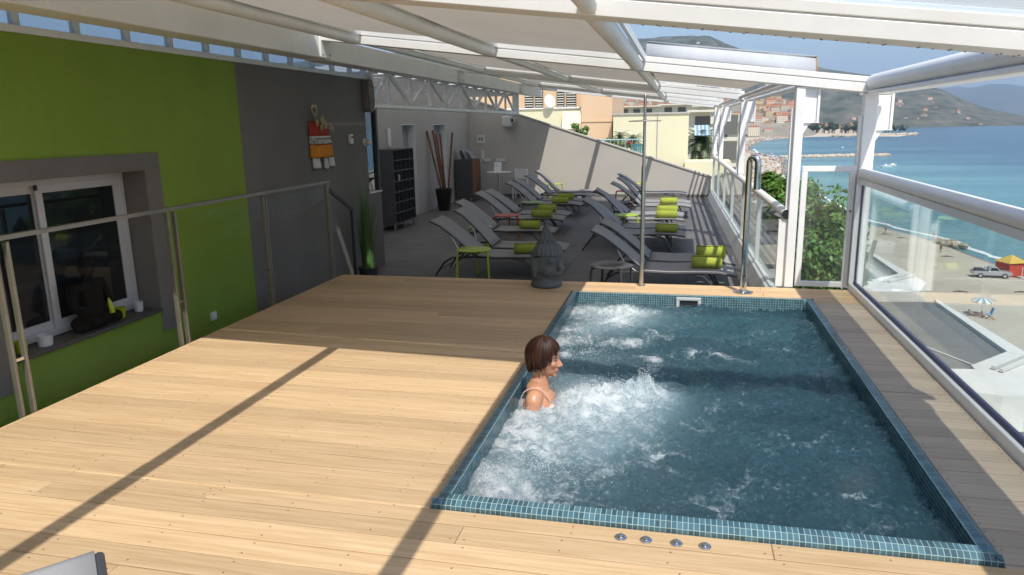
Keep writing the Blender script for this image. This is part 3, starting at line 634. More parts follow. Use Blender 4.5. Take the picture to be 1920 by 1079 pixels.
# building side
lb = thing('glass_balustrade', (DX0, 2, 0), 'glass railing on paired flat steel posts along the deck edge before the green wall', 'balustrade')
XL = DX0 - .055; M_glassl = glass_mat('clean_glass', (.985, .99, .99), .0, rmax=.10)
m = MB(); m.bar((XL, -5, 1.145), (XL, 5.09, 1.165), .045, .028); m.build('handrail', M_dullsteel, lb)
PY = [-4.15, -2.55, -.95, .65, 2.24, 3.66, 5.04]
for k, y in enumerate(PY):
    for dy in (-.045, .045) if k < 5 else (-.02, .02):
        m = MB(); m.box(XL - .020, XL + .018, y + dy - .010, y + dy + .010, FZ + .02, 1.13); ps = m.build('post', M_dullsteel, lb, bevel=.002)
    m = MB(); m.box(XL - .01, XL + .01, y - .031, y + .031, .36, .38); m.build('spacer', M_chrome, lb)
for y0_, y1_ in zip(PY[:-1], PY[1:]):
    m = MB(); m.box(XL - .004, XL + .004, y0_ + .07, y1_ - .07, .03, 1.10); m.build('glass_pane', M_glassl, lb)
# ================================================================ FURNITURE
def fuse(m, name, material, parent=None, voxel=.006, sm=4, loc=None):
    """union of overlapping solids as one continuous skin"""
    t = m.build('tmp', None, origin=loc if loc is not None else (0, 0, 0))
    q = t.modifiers.new('r', 'REMESH'); q.mode = 'VOXEL'; q.voxel_size = voxel; q.use_smooth_shade = True
    q = t.modifiers.new('s', 'SMOOTH'); q.iterations = sm; q.factor = .5
    dg = bpy.context.evaluated_depsgraph_get(); dg.update()
    me = bpy.data.meshes.new_from_object(t.evaluated_get(dg)); me.name = name
    bpy.data.objects.remove(t); me.materials.clear(); me.materials.append(material)
    me.polygons.foreach_set('use_smooth', [True] * len(me.polygons))
    o = bpy.data.objects.new(name, me); col.objects.link(o)
    if parent is not None: o.parent = parent; o.location = (loc - BASE[parent]) if loc is not None else -BASE[parent]
    elif loc is not None: o.location = loc
    BASE[o] = Vector(loc) if loc is not None else Vector((0, 0, 0)); return o
def cap(m, a, b_, ra, rb, n=5):
    a = Vector(a); b_ = Vector(b_); m.tube([a.lerp(b_, i / n) for i in range(n + 1)], [ra + (rb - ra) * i / n for i in range(n + 1)], 12); m.ball(a, ra, 12, 8); m.ball(b_, rb, 12, 8)

M_sling = mat('grey_sling', (.29, .283, .28), .75, var=.06, vs=300, bump=.06, bs=500)
M_lframe = mat('charcoal_tube', (.075, .075, .08), .4, .35)
def make_lounger(kz=1.0, kx=1.0):
    t = thing('sun_lounger', (0, 0, 0), 'grey sling sun lounger', 'sun lounger')
    rail = [(.06, 0.0), (.10, .06), (.20, .20), (.32, .275), (.66, .295), (1.0, .285), (1.35, .30), (1.6, .30), (1.82, .265)]
    back = [(.66, .315), (.48, .475), (.30, .62), (.14, .735), (.0, .80), (-.03, .808)]
    back = [(.66 - (.66 - x) * kx, .315 + (z - .315) * kz) for x, z in back]
    for s in (-1, 1):
        m = MB(); m.tube([(x, s * .335, z) for x, z in rail], .015, 8); m.build('side_rail', M_lframe, t, smooth=True)
        m = MB(); m.tube([(x, s * .31, z) for x, z in back], .012, 8); m.build('back_rail', M_lframe, t, smooth=True)
        m = MB(); m.tube([(1.22, s * .32, .285), (1.42, s * .32, .25), (1.54, s * .32, .12), (1.60, s * .32, .0)], .015, 8); m.build('leg', M_lframe, t, smooth=True)
        m = MB(); m.tube([(.66 - .36 * kx, s * .298, .315 + .295 * kz), (.42, s * .298, .40), (.58, s * .298, .285)], .008, 6); m.build('back_strut', M_steel, t)
    for x, z in ((1.60, .015), (1.40, .262), (.12, .09), (.60, .28)): m = MB(); m.tube([(x, -.325, z), (x, .325, z)], .012, 8); m.build('cross_bar', M_lframe, t, smooth=True)
    def sling(path, n, w, sag, nm):
        m = MB(); rows_ = []
        for i in range(n + 1):
            f = i / n * (len(path) - 1); k = min(int(f), len(path) - 2); u = f - k
            x = path[k][0] * (1 - u) + path[k + 1][0] * u; z = path[k][1] * (1 - u) + path[k + 1][1] * u
            rows_.append([(x, w * (j / 6 - .5) * 2, z + .014 - sag * (1 - (j / 3 - 1) ** 2)) for j in range(7)])
        m.sheet(rows_); return m.build(nm, M_sling, t, smooth='all', solid=.006)
    sling(back, 12, .302, .012, 'backrest_sling'); sling(rail[4:], 14, .322, .018, 'seat_sling')
    return t
lounger = make_lounger(); lounger2 = make_lounger(1.13, .88); lounger3 = make_lounger(.93, 1.04)
M_towel = mat('lime_towel', (.34, .40, .05), .95, c2=(.43, .49, .085), vs=35, bump=.6, bs=130, rand=.12)
def make_towel():
    m = MB(); n = 56; th = .016; L2 = .20
    pts = []
    for i in range(n + 1):
        a = i / n * 2 * math.pi * 3.15 + .6; r = .012 + .0205 * (a - .6) / (2 * math.pi) + .003 * math.sin(a * 2.3); pts.append((r * math.cos(a), r * math.sin(a), (r + th) * math.cos(a), (r + th) * math.sin(a)))
    vs = []; fs = []
    for p in pts:
        for x in (-L2, -L2 * .5, 0, L2 * .5, L2):
            xx = x * (1 + .02 * math.sin(p[0] * 90)); q = 1 + .03 * math.sin(x * 31 + p[1] * 20)
            vs += [(xx, p[0] * q, p[1] * q), (xx, p[2] * q, p[3] * q)]
    W_ = 10
    for i in range(n):
        for k in range(4):
            a = i * W_ + k * 2; c_ = (i + 1) * W_ + k * 2
            fs += [(a, a + 2, c_ + 2, c_), (a + 1, c_ + 1, c_ + 3, a + 3)]
        a = i * W_; c_ = (i + 1) * W_; fs += [(a, c_, c_ + 1, a + 1), (a + 8, a + 9, c_ + 9, c_ + 8)]
    a = n * W_
    for k in range(4): fs.append((a + k * 2, a + k * 2 + 2, a + k * 2 + 3, a + k * 2 + 1))
    m.add(vs, fs); zmin = min(p.z for p in m.v); m.v = [p - Vector((0, 0, zmin)) for p in m.v]
    return tag(m.build('rolled_towel', M_towel, smooth='all', origin=(0, 0, 0)), 'rolled lime towel', 'towel')
towel = make_towel()
LG, RG = 'loungers on the door side of the terrace', 'loungers on the sea side of the terrace'
TG = 'rolled lime towels on the loungers'
# y, x of the head end, towel x offset (None = no towel), label, towel label
LL = [(7.50, -2.47, 1.40, 'grey lounger behind the round lime table, nearest the pool on the door side', 'lime towel rolled on the lounger beside the round lime table'),
      (8.28, -2.42, None, 'grey lounger without a towel, second from the pool on the door side', ''),
      (10.1, -2.90, 1.32, 'grey lounger just beyond the tiny lime table, in front of the red table', 'lime towel rolled on the lounger in front of the red table'),
      (11.85, -3.02, 1.36, 'grey lounger just behind the orange-red table on the door side', 'lime towel rolled on the lounger just behind the orange-red table'),
      (12.72, -3.02, 1.30, 'grey lounger second behind the orange-red table, before the pale green table', 'lime towel rolled on the second lounger behind the orange-red table'),
      (14.65, -3.02, 1.28, 'shaded grey lounger just behind the pale green round table', 'lime towel rolled on the lounger just behind the pale green table'),
      (15.45, -3.02, 1.28, 'grey lounger second behind the pale green round table', 'lime towel rolled on the second lounger behind the pale green table'),
      (17.0, -3.02, None, 'half sunlit grey lounger, second from the far wall on the door side', ''),
      (17.85, -3.0, None, 'sunlit grey lounger beside the far lime table, last on the door side', '')]
RL = [(6.72, .02, 1.46, 'grey lounger by the dark table, nearest the pool on the sea side', 'striped-with-sunlight lime towel on the lounger nearest the pool, sea side'),
      (7.50, .06, 1.50, 'grey lounger second from the pool on the sea side', 'lime towel on the second lounger from the pool, sea side'),
      (9.95, -.60, 1.50, 'grey lounger just in front of the lime table on the sea side', 'shaded lime towel on the lounger in front of the lime sea-side table'),
      (10.72, -.60, None, 'towel-less grey lounger touching the lime table on the sea side', ''),
      (11.95, -.62, 1.48, 'sunlit grey lounger just behind the lime table on the sea side', 'sunlit towel on the lounger just behind the lime sea-side table'),
      (12.80, -.62, 1.48, 'sunlit grey lounger in front of the small dark far table', 'sunlit towel on the lounger in front of the small dark far table'),
      (14.45, -.45, 1.30, 'sunlit grey lounger just behind the small dark far table', 'sunlit towel on the lounger just behind the small dark far table'),
      (15.3, -.45, None, 'sunlit grey lounger just in front of the far red table', ''),
      (17.6, -.55, None, 'sunlit grey lounger behind the far red table, last on the sea side', '')]
uf = [True] * 3; nl = 0; ft = True; ZF = FZ + .0105
for lst, grp in ((LL, LG), (RL, RG)):
    for (y, x, tx, lab, tl) in lst:
        pr_ = {1: 1, 4: 2, 8: 1, 11: 1, 13: 1, 14: 2, 16: 1}.get(nl, 0); place_copy((lounger, lounger2, lounger3)[pr_], uf[pr_], (x, y, ZF), rnd.uniform(-.05, .05), lab, grp); uf[pr_] = False; nl += 1
        if tx is not None:
            place_copy(towel, ft, (x + tx, y + rnd.uniform(-.05, .05), ZF + .298), rnd.uniform(-.16, .16), tl, TG, (rnd.uniform(.9, 1.08), rnd.uniform(.92, 1.1), rnd.uniform(.85, 1.0))); ft = False
c0 = at(186, 1049, 'z', .80)
place_copy(lounger, False, (c0.x - (-.021 + .219), c0.y - (.021 + .219), -.03 + .031), R(-45), 'grey lounger on the wooden deck, only the top of its backrest showing', 'lounger on the deck')

def make_table(name, color, h=.44, r=.26, legs=3, label='', loc=(0, 0, 0), rot=0.0, grp=None):
    t = thing(name, loc, label, 'side table', grp); x, y, z = loc
    m = MB(); m.lathe([(0, h - .016), (r - .02, h - .016), (r, h - .012), (r + .002, h - .004), (r - .006, h), (0, h)], loc, 28); m.build('tabletop', color, t, smooth=True)
    for k in range(legs):
        a = rot + k * 2 * math.pi / legs; d = Vector((math.cos(a), math.sin(a), 0)); o = Vector(loc)
        m = MB(); m.tube([o + d * (r - .05) + Vector((0, 0, h - .018)), o + d * (r - .008) + Vector((0, 0, h - .03)), o + d * (r + .004) + Vector((0, 0, h - .07)), o + d * (r + .02) + Vector((0, 0, .003))], .017, 8); m.build('leg', color, t, smooth=True)
    return t
M_lime = mat('lime_lacquer', (.36, .50, .02), .35); M_redl = mat('red_lacquer', (.50, .075, .03), .4); M_darkt = mat('dark_table', (.05, .05, .055), .4); M_pgreen = mat('pale_green_lacquer', (.26, .40, .16), .4)
make_table('side_table', M_lime, label='round lime green side table at the deck edge beside the first lounger', loc=(-1.77, 7.02, ZF), rot=R(95), r=.25)
make_table('side_table', M_lime, label='small lime green side table mostly hidden behind the second lounger', loc=(-2.30, 9.35, ZF), rot=R(80), r=.2)
make_table('side_table', M_redl, label='orange-red round side table between the door-side loungers', loc=(-2.22, 11.05, ZF), rot=R(95))
make_table('side_table', M_pgreen, label='pale green round side table between the farther door-side loungers', loc=(-2.22, 13.55, ZF), rot=R(200))
make_table('side_table', M_lime, label='bright lime side table standing against the sunlit far wall', loc=(-2.6, 18.75, ZF), rot=R(20))
make_table('side_table', M_darkt, label='dark grey round table behind the deck edge on the sea side', loc=(.30, 6.05, ZF), rot=R(30), legs=4, r=.27)
make_table('side_table', M_lime, label='round lime table between the sea-side loungers', loc=(.08, 11.28, ZF), rot=R(-20))
make_table('side_table', M_darkt, label='small dark table between the farther sea-side loungers', loc=(-.20, 13.6, ZF), rot=R(40), r=.22, legs=4)
make_table('side_table', M_redl, label='red side table behind the sunlit sea-side loungers', loc=(-.28, 16.45, ZF), rot=R(60))
make_table('side_table', M_lime, label='pale lime table at the foot of the far wall, sea side', loc=(-.10, 18.85, ZF), rot=R(60))

# ---- shower column and swan-neck spout
sh = thing('shower_column', (.72, 5.13, 0), 'slim steel shower column with a flat round head on the deck edge', 'shower')
m = MB(); m.tube([(.72, 5.13, .002), (.72, 5.13, 1.33)], .024, 16); m.build('sleeve', M_steel, sh, smooth=True)
m = MB(); m.tube([(.72, 5.13, 1.32), (.72, 5.13, 2.07)], .0155, 12); m.ball((.72, 5.13, 2.07), .0155, 10, 6); m.build('riser', M_steel, sh, smooth=True)
m = MB(); m.lathe([(0, 0), (.17, .0), (.175, .006), (.17, .011), (.02, .016), (.02, .03), (0, .03)], (.72, 5.16, 1.80), 32); m.build('shower_head', M_steel, sh, smooth=True)
m = MB(); m.lathe([(0, .001), (.05, .001), (.05, .008), (.028, .012), (.0, .012)], (.72, 5.13, 0), 20); m.build('foot_plate', M_steel, sh, smooth=True)
for sx_ in (-.037, .037):
    m = MB(); m.lathe([(0, .008), (.008, .008), (.008, .015), (0, .015)], (.72 + sx_, 5.13, 0), 8); m.build('bolt', M_chrome, sh)
sp = thing('waterfall_spout', (1.80, 4.92, 0), 'tall chrome swan-neck water spout standing on the deck at the pool corner', 'spout')
dirv = Vector((.78, -.62, 0)).normalized(); bx_ = Vector((1.80, 4.92, 0)); rr_ = .065
rr_ = .05; pth = [bx_ + Vector((0, 0, .004)), bx_ + Vector((0, 0, .7)), bx_ + Vector((0, 0, 1.36))]
for k in range(1, 10): a = math.pi * k / 10; pth.append(bx_ + dirv * (rr_ * (1 - math.cos(a))) + Vector((0, 0, 1.36 + rr_ * 1.25 * math.sin(a))))
pth += [bx_ + dirv * (2 * rr_) + Vector((0, 0, 1.34)), bx_ + dirv * (2 * rr_) + Vector((0, 0, 1.10))]
m = MB(); m.tube(pth, [.032] * 3 + [.033] * 9 + [.034, .036], 22, cap=False); m.build('pipe', M_chrome, sp, smooth=True)
m = MB(); m.lathe([(0, 0), (.0335, 0), (.0335, .02), (0, .02)], bx_ + dirv * (2 * rr_) + Vector((0, 0, 1.104)), 20); m.build('outlet', M_black, sp)
m = MB(); m.lathe([(0, .001), (.105, .001), (.105, .010), (.06, .018), (.042, .035), (0, .035)], bx_, 28); m.build('base_flange', M_chrome, sp, smooth=True)

# ---- stone head on the deck edge
M_stone = mat('dark_stone', (.080, .092, .096), .75, c2=(.14, .152, .154), vs=9, bump=.35, bs=45)
bh = Vector((-.33, 4.95, 0)); hd = thing('stone_head_statue', bh, 'dark grey stone head statue with topknot on the deck edge', 'statue')
fd = Matrix.Rotation(R(-38), 3, 'Z')      # face turned towards the pool
def H(x, y, z): return bh + fd @ Vector((x, y, z))
m = MB()
def hb(c, r, nu=18, nv=12):
    k0 = len(m.v); m.ball((0, 0, 0), r, nu, nv)
    for i in range(k0, len(m.v)): m.v[i] = H(*(m.v[i] + Vector(c)))
m.lathe([(.15, .003), (.155, .03), (.135, .09), (.125, .14)], bh, 24)
hb((.0, 0, .27), (.172, .158, .19)); hb((.05, 0, .20), (.125, .118, .15)); hb((.10, 0, .115), (.055, .06, .045))
m.tube([H(.165, 0, .32), H(.185, 0, .27), H(.20, 0, .232)], [.018, .022, .032], 10); m.ball(H(.198, 0, .232), .03)
hb((.150, 0, .165), (.035, .05, .016)); hb((.148, 0, .148), (.032, .042, .014))
for s in (-1, 1):
    hb((.142, s * .062, .305), (.030, .048, .018)); hb((.152, s * .06, .332), (.022, .055, .010)); hb((.10, s * .085, .20), (.055, .045, .06))
    hb((-.01, s * .162, .25), (.038, .022, .085)); hb((.0, s * .155, .16), (.026, .018, .06))
fuse(m, 'face', M_stone, hd, .010, 2, bh); hd.scale = (1.16, 1.16, 1.03)
m = MB()
nseg = 44
prof = []
for k in range(15):
    a = k / 14
    prof.append((a, .160 * math.cos(a * math.pi / 2 * .97) ** .62, .362 + .13 * math.sin(a * math.pi / 2)))
vs = []
for a, r_, z in prof:
    for j in range(nseg):
        t_ = 2 * math.pi * j / nseg; g_ = 1 + .035 * (1 if j % 2 else -1); dz = -.14 * max(0, .15 - math.cos(t_)) * (1 - a) 
        vs.append(H(r_ * g_ * math.cos(t_) * 1.03, r_ * g_ * math.sin(t_) * .97, z + dz))
fs = [(i * nseg + j, i * nseg + (j + 1) % nseg, (i + 1) * nseg + (j + 1) % nseg, (i + 1) * nseg + j) for i in range(14) for j in range(nseg)] + [tuple(range(nseg))]
m.add(vs, fs)
for i in range(7):                 # curls stepping up to the topknot
    r_ = .082 - i * .011; z = .475 + i * .030
    for j in range(10):
        t_ = 2 * math.pi * (j + .5 * (i % 2)) / 10; m.tube([H(r_ * math.cos(t_), r_ * math.sin(t_), z - .02), H((r_ - .008) * math.cos(t_), (r_ - .008) * math.sin(t_), z + .03)], [.024 - i * .002, .008], 6)
m.tube([H(0, 0, .45), H(0, 0, .58), H(0, 0, .70)], [.08, .038, .005], 14)
m.build('hair', M_stone, hd, smooth=True)

# ---- shelf, pots, cabinet at the rear wall
M_dk = mat('charcoal_board', (.075, .075, .08), .6, var=.08, vs=4)
M_dk2 = mat('black_lining', (.03, .032, .04), .6)
sf = thing('pigeonhole_shelf', (-5.02, 12.15, FZ), 'tall charcoal pigeonhole shelf against the rear wall', 'shelf')
x0, x1, y0, y1, z0, z1 = -5.22, -4.78, 11.56, 12.78, FZ + .15, 1.33
for yy in (y0, y1 - .022): m = MB(); m.box(x0, x1, yy, yy + .022, z0, z1); m.build('side_panel', M_dk, sf)
m = MB(); m.box(x0, x1 + .004, y0 + .0225, y1 - .0225, z1 - .022, z1); m.build('top_panel', M_dk, sf)
m = MB(); m.box(x0, x0 + .01, y0 + .0225, y1 - .0225, z0, z1 - .0225); m.build('back_panel', M_dk2, sf)
nr_, nc_ = 7, 5; rh = (z1 - z0 - .022) / nr_; cw = (y1 - y0 - .045) / nc_
for k in range(nr_): m = MB(); m.box(x0 + .011, x1, y0 + .0225, y1 - .0225, z0 + k * rh, z0 + k * rh + .020); m.build('shelf_board', M_dk if k % 7 else M_dk, sf)
for k in range(1, nc_):
    m = MB()
    for r_ in range(nr_): m.box(x0 + .011, x1 - .006, y0 + .0225 + k * cw - .007, y0 + .0225 + k * cw + .007, z0 + r_ * rh + .0205, z0 + (r_ + 1) * rh - .0005)
    m.build('divider', M_dk, sf)
for yy in (y0 + .03, y0 + .6, y1 - .06):
    for xx in (x0 + .03, x1 - .06): m = MB(); m.box(xx, xx + .03, yy, yy + .03, FZ + .0105, z0 - .0005); m.build('foot', M_steel, sf)
m = MB(); zz = z0 + 4 * rh + .021
m.tube([(-4.82, y0 + .36, zz), (-4.81, y0 + .37, zz + .07), (-4.82, y0 + .34, zz + .14)], [.03, .022, .008], 8); m.ball((-4.81, y0 + .37, zz + .10), .024)
tag(m.build('figurine', mat('pale_figurine', (.6, .55, .45), .5), smooth=True), 'small pale figurine in a pigeonhole of the tall charcoal shelf', 'figurine')
pt = thing('bamboo_pot', (-4.98, 15.45, FZ), 'tall black tapered pot holding brown bamboo poles by the doors', 'plant pot')
m = MB(); m.lathe([(0, .012), (.13, .012), (.15, .03), (.215, .50), (.225, .58), (.205, .585), (.195, .54), (.0, .53)], (-4.98, 15.45, FZ), 28); m.build('pot', mat('black_pot', (.018, .016, .015), .35), pt, smooth=True)
M_bam = mat('brown_bamboo', (.17, .065, .025), .5, c2=(.27, .12, .05), vs=12, stretch=(1, 1, .2))
for (dx, dy, px_, py_) in ((-.03, -.06, 800, 246), (.0, .02, 811, 245), (.06, -.03, 825, 251), (.10, .09, 848, 249), (.02, .10, 817, 252)):
    a = Vector((-4.98 + dx, 15.45 + dy, FZ + .5)); e = at(px_, py_, 'y', 15.45 + dy * 2); pts = []; rs = []
    n_ = 9
    for k in range(n_):
        p0 = a.lerp(e, k / n_); p1 = a.lerp(e, (k + .88) / n_); p2 = a.lerp(e, (k + .94) / n_); pts += [p0, p1, p2]; rs += [.027, .026, .031]
    m = MB(); m.tube(pts + [e], rs + [.026], 10); m.build('bamboo_pole', M_bam, pt, smooth=True)
cb = thing('cabinet', (-5.03, 17.95, FZ), 'grey cabinet with a brown wooden door by the rear corner', 'cabinet')
m = MB(); m.box(-5.3, -4.80, 17.55, 18.45, FZ + .14, .83); m.build('carcass', M_dk, cb, bevel=.004)
m = MB(); m.box(-4.799, -4.775, 17.57, 18.0, FZ + .16, .80); d1 = m.build('door', mat('brown_wood_door', (.16, .06, .03), .5, c2=(.22, .09, .045), vs=5, stretch=(1, 1, .12)), cb)
m = MB(); m.box(-4.799, -4.775, 18.01, 18.44, FZ + .16, .80); m.build('door', MATS['brown_wood_door'], cb)
m = MB(); m.ball((-4.765, 17.95, .2), .014); m.build('knob', M_chrome, d1)
for yy in (17.6, 18.38):
    for xx in (-5.26, -4.86): m = MB(); m.box(xx, xx + .03, yy, yy + .03, FZ + .0105, FZ + .139); m.build('foot', M_steel, cb)
for k in range(7):
    c_ = [(.55, .55, .6), (.12, .12, .14), (.35, .33, .5), (.5, .48, .45), (.25, .3, .45), (.6, .6, .62), (.3, .28, .3)][k]
    m = MB(); m.obox((-5.2 + k * .055, 17.75 + (k % 3) * .05, .97), (.012, .21, .27), Matrix.Rotation(R(-18 - 3 * k), 3, 'Y'))
    tag(m.build('magazine', mat('magazine_cover_%d' % k, c_, .4, var=.5, vs=14)), ['pale lilac', 'black', 'violet blue', 'cream', 'slate blue', 'white', 'dark plum'][k] + ' magazine leaning upright on top of the grey cabinet', 'magazine', 'magazines on the cabinet')
tb = thing('bistro_table', (-4.18, 18.3, FZ), 'thin white round table on one steel leg at the rear corner', 'table')
m = MB(); m.lathe([(0, .0), (.36, .0), (.365, .008), (.36, .016), (0, .016)], (-4.18, 18.3, .42), 32); m.build('tabletop', mat('clean_white', (.8, .8, .79), .4), tb, smooth=True)
m = MB(); m.tube([(-4.18, 18.3, FZ + .03), (-4.18, 18.3, .42)], .028, 12); m.build('column', M_steel, tb, smooth=True)
m = MB()
for k in range(4): a = k * math.pi / 2 + .5; m.tube([(-4.18, 18.3, FZ + .06), (-4.18 + .3 * math.cos(a), 18.3 + .3 * math.sin(a), FZ + .03)], .017, 8)
m.build('foot', M_steel, tb, smooth=True)
m = MB(); m.obox((-4.2, 18.28, .58), (.22, .008, .29), Matrix.Rotation(R(-14), 3, 'X')); cs_ = thing('table_sign', (-4.2, 18.3, .437), 'white card sign leaning on the thin round table', 'sign')
m.build('card', mat('paper_white', (.82, .82, .82), .6), cs_)
m = MB()
for k, w in enumerate((.10, .14, .07)): m.obox((-4.2, 18.2735 + .003, .63 - k * .035) if False else (-4.2, 18.262 + k * .0085 , .64 - k * .035), (w, .002, .006), Matrix.Rotation(R(-14), 3, 'X'))
m.build('print_lines', mat('grey_print', (.25, .25, .28), .7), cs_)
m = MB(); m.obox((-4.2, 18.37, .55), (.06, .006, .24), Matrix.Rotation(R(20), 3, 'X')); m.build('easel', MATS['paper_white'], cs_)
ch = thing('slatted_chair', (-3.62, 18.75, FZ), 'white slatted garden chair beside the thin round table', 'chair')
for s in (-1, 1):
    m = MB(); m.box(-3.62 + s * .19 - .014, -3.62 + s * .19 + .014, 18.90, 18.93, FZ + .0105, .50); m.build('rear_leg', M_white, ch)
    m = MB(); m.box(-3.62 + s * .19 - .014, -3.62 + s * .19 + .014, 18.52, 18.55, FZ + .0105, .04); m.build('front_leg', M_white, ch)
for k in range(6): m = MB(); m.box(-3.62 - .175, -3.62 + .175, 18.908, 18.922, .20 + k * .05, .232 + k * .05); m.build('back_slat', M_white, ch)
for k in range(7): m = MB(); m.box(-3.82, -3.42, 18.51 + k * .056, 18.55 + k * .056, .041, .056); m.build('seat_slat', M_white, ch)
# ---- wall fittings
def wallbox(name, y, z, w, h, d, m_, label, cat, X=XW):
    q = MB(); q.box(X + .001, X + d, y - w / 2, y + w / 2, z - h / 2, z + h / 2); return tag(q.build(name, m_, bevel=min(w, h, d) * .2, bseg=2), label, cat)
M_ivory = mat('ivory_plastic', (.68, .67, .63), .4)
sb = wallbox('motion_sensor', 7.0, 1.63, .095, .14, .05, M_ivory, 'small white motion sensor on the charcoal wall beside the cloth ornament', 'sensor')
q = MB(); q.box(XW + .0502, XW + .054, 6.975, 7.025, 1.64, 1.67); q.build('lens', M_black, sb)
al = thing('alarm_lamp', (XW, 7.5, 1.57), 'round white alarm lamp at the end of the charcoal wall', 'alarm')
q = MB(); q.lathe([(0, 0), (.055, 0), (.055, .03), (.045, .034)], (0, 0, 0), 18); q.v = [Vector((XW + .001 + p.z, 7.5 + p.x, 1.57 + p.y)) for p in q.v]; q.build('base', M_ivory, al, smooth=True)
q = MB(); q.ball((XW + .075, 7.5, 1.57), (.055, .045, .045)); q.build('dome', M_ivory, al, smooth=True)
so_ = wallbox('wall_socket', 3.46, -.10, .085, .085, .03, M_ivory, 'white power socket low on the green wall', 'socket')
q = MB(); q.box(XW + .0302, XW + .034, 3.435, 3.485, -.125, -.075); q.build('flap', mat('clean_white', (.8, .8, .79), .4), so_)
wallbox('wall_heater_box', 12.72, 1.56, .16, .40, .05, M_ivory, 'narrow white box on the rear wall above the charcoal shelf', 'wall box', XB)
def endbox(name, x, z, w, h, d, label, cat, m_=M_ivory):
    q = MB(); q.box(x - w / 2, x + w / 2, YE - d, YE - .001, z - h / 2, z + h / 2); return tag(q.build(name, m_, bevel=.006, bseg=2), label, cat)
nb = endbox('wall_notice', -4.97, 1.37, .24, .26, .03, 'small square white notice box on the far wall above the phone', 'notice')
q = MB(); q.box(-5.04, -4.98, YE - .033, YE - .0305, 1.33, 1.43); q.box(-4.96, -4.90, YE - .033, YE - .0305, 1.33, 1.43); q.build('print', mat('grey_print', (.25, .25, .28), .7), nb)
ph = endbox('wall_phone', -4.93, .90, .10, .28, .06, 'white wall phone in the rear corner above the sockets', 'phone')
q = MB(); q.box(-4.95, -4.915, YE - .085, YE - .0605, .78, 1.02); q.build('handset', M_ivory, ph, bevel=.01)
for x, w, lb_ in ((-4.78, .20, 'double white socket on the far wall, middle one of three'), (-4.36, .30, 'triple white socket on the far wall above the thin round table'), (-5.0, .12, 'single white socket on the far wall just below the phone')):
    s_ = endbox('socket_strip', x, .73, w, .10, .03, lb_, 'socket'); s_['group'] = 'sockets on the far wall'
    for k in range(int(w / .1)):
        q = MB(); q.box(x - w / 2 + .018 + k * .1, x - w / 2 + .083 + k * .1, YE - .034, YE - .0305, .70, .76); q.build('socket_face', MATS['clean_white'], s_)
pj = thing('wall_speaker', (-4.0, YE, 1.9), 'white box speaker with a black lens mounted high on the far wall', 'speaker')
q = MB(); q.box(-4.22, -3.94, YE - .36, YE - .05, 1.73, 2.06); q.build('housing', M_ivory, pj, bevel=.05, bseg=3)
q = MB(); q.tube([(-3.90, YE - .30, 1.93), (-3.90, YE - .12, 1.93)], .06, 14); hp = q.build('camera_body', M_ivory, pj, smooth=True)
q = MB(); q.tube([(-3.90, YE - .325, 1.93), (-3.90, YE - .301, 1.93)], .042, 14); q.build('lens', M_black, hp)
q = MB(); q.box(-4.12, -4.04, YE - .049, YE - .001, 1.82, 1.98); q.build('bracket', M_dullsteel, pj)
# ---- cloth ornament
on = thing('cloth_ornament', (XW, 6.12, 1.3), 'pleated red, orange and white cloth ornament with straw flowers on the charcoal wall', 'wall ornament')
def skirt(y0, y1, zt, zb, d, flare, mt, nm, npl=9):
    q = MB(); rows_ = []
    for j in range(7):
        t_ = j / 6; z = zt + (zb - zt) * t_; r = []
        for i in range(npl * 6 + 1):
            u = i / (npl * 6); y = (y0 + y1) / 2 + (y1 - y0) * (u - .5) * (1 + flare * t_); x = XW + .012 + d * math.sin(math.pi * u) ** .6 * (.75 + .25 * t_) + .012 * t_ * math.sin(u * npl * 2 * math.pi)
            r.append((x, y, z + .008 * math.sin(u * npl * 2 * math.pi + 1) * t_))
        rows_.append(r)
    q.sheet(rows_); return q.build(nm, mt, on, smooth='all', solid=.003)
M_cr = mat('red_cloth', (.36, .045, .02), .8, var=.25, vs=30); M_co = mat('orange_cloth', (.62, .22, .012), .8, var=.2, vs=25); M_cw = mat('white_cloth', (.66, .64, .60), .85)
m_pat = mat('patterned_band', (.10, .08, .07), .8, c2=(.70, .66, .58), vs=42)
skirt(5.80, 6.32, 1.88, 1.69, .075, .06, M_cr, 'red_tier'); skirt(5.80, 6.36, 1.70, 1.66, .085, 0, M_cw, 'white_trim'); skirt(5.79, 6.38, 1.66, 1.585, .09, .02, m_pat, 'patterned_band'); skirt(5.80, 6.40, 1.585, 1.41, .085, .05, M_co, 'orange_tier')
for y0_, y1_, zb in ((5.84, 6.02, 1.27), (6.14, 6.22, 1.255), (6.27, 6.42, 1.28)): skirt(y0_, y1_, 1.42, zb, .05, .02, M_cw, 'white_tail', 3)
M_straw = mat('straw', (.42, .33, .20), .85, var=.3, vs=40)
for (fy, fz, fr) in ((5.88, 1.86, .05), (6.02, 1.89, .065), (6.10, 1.83, .06), (6.24, 1.82, .05), (5.99, 1.80, .045), (6.31, 1.78, .04)):
    q = MB()
    for k in range(11):
        a = 2 * math.pi * k / 11; c_ = Vector((XW + .09, fy, fz)); d = Vector((.25, math.cos(a), math.sin(a))); s_ = Vector((0, -math.sin(a), math.cos(a)))
        q.add([c_, c_ + d * fr * .6 + s_ * fr * .22, c_ + d * fr * 1.15, c_ + d * fr * .6 - s_ * fr * .22], [(0, 1, 2, 3)])
    q.ball((XW + .10, fy, fz), fr * .3, 8, 6); q.build('straw_flower', M_straw, on)
q = MB(); hp_ = []
for k in range(25):
    a = 2 * math.pi * k / 24; hp_.append((XW + .05, 5.92 + .0042 * 16 * math.sin(a) ** 3, 2.02 + .0042 * (13 * math.cos(a) - 5 * math.cos(2 * a) - 2 * math.cos(3 * a) - math.cos(4 * a)) * 1.25))
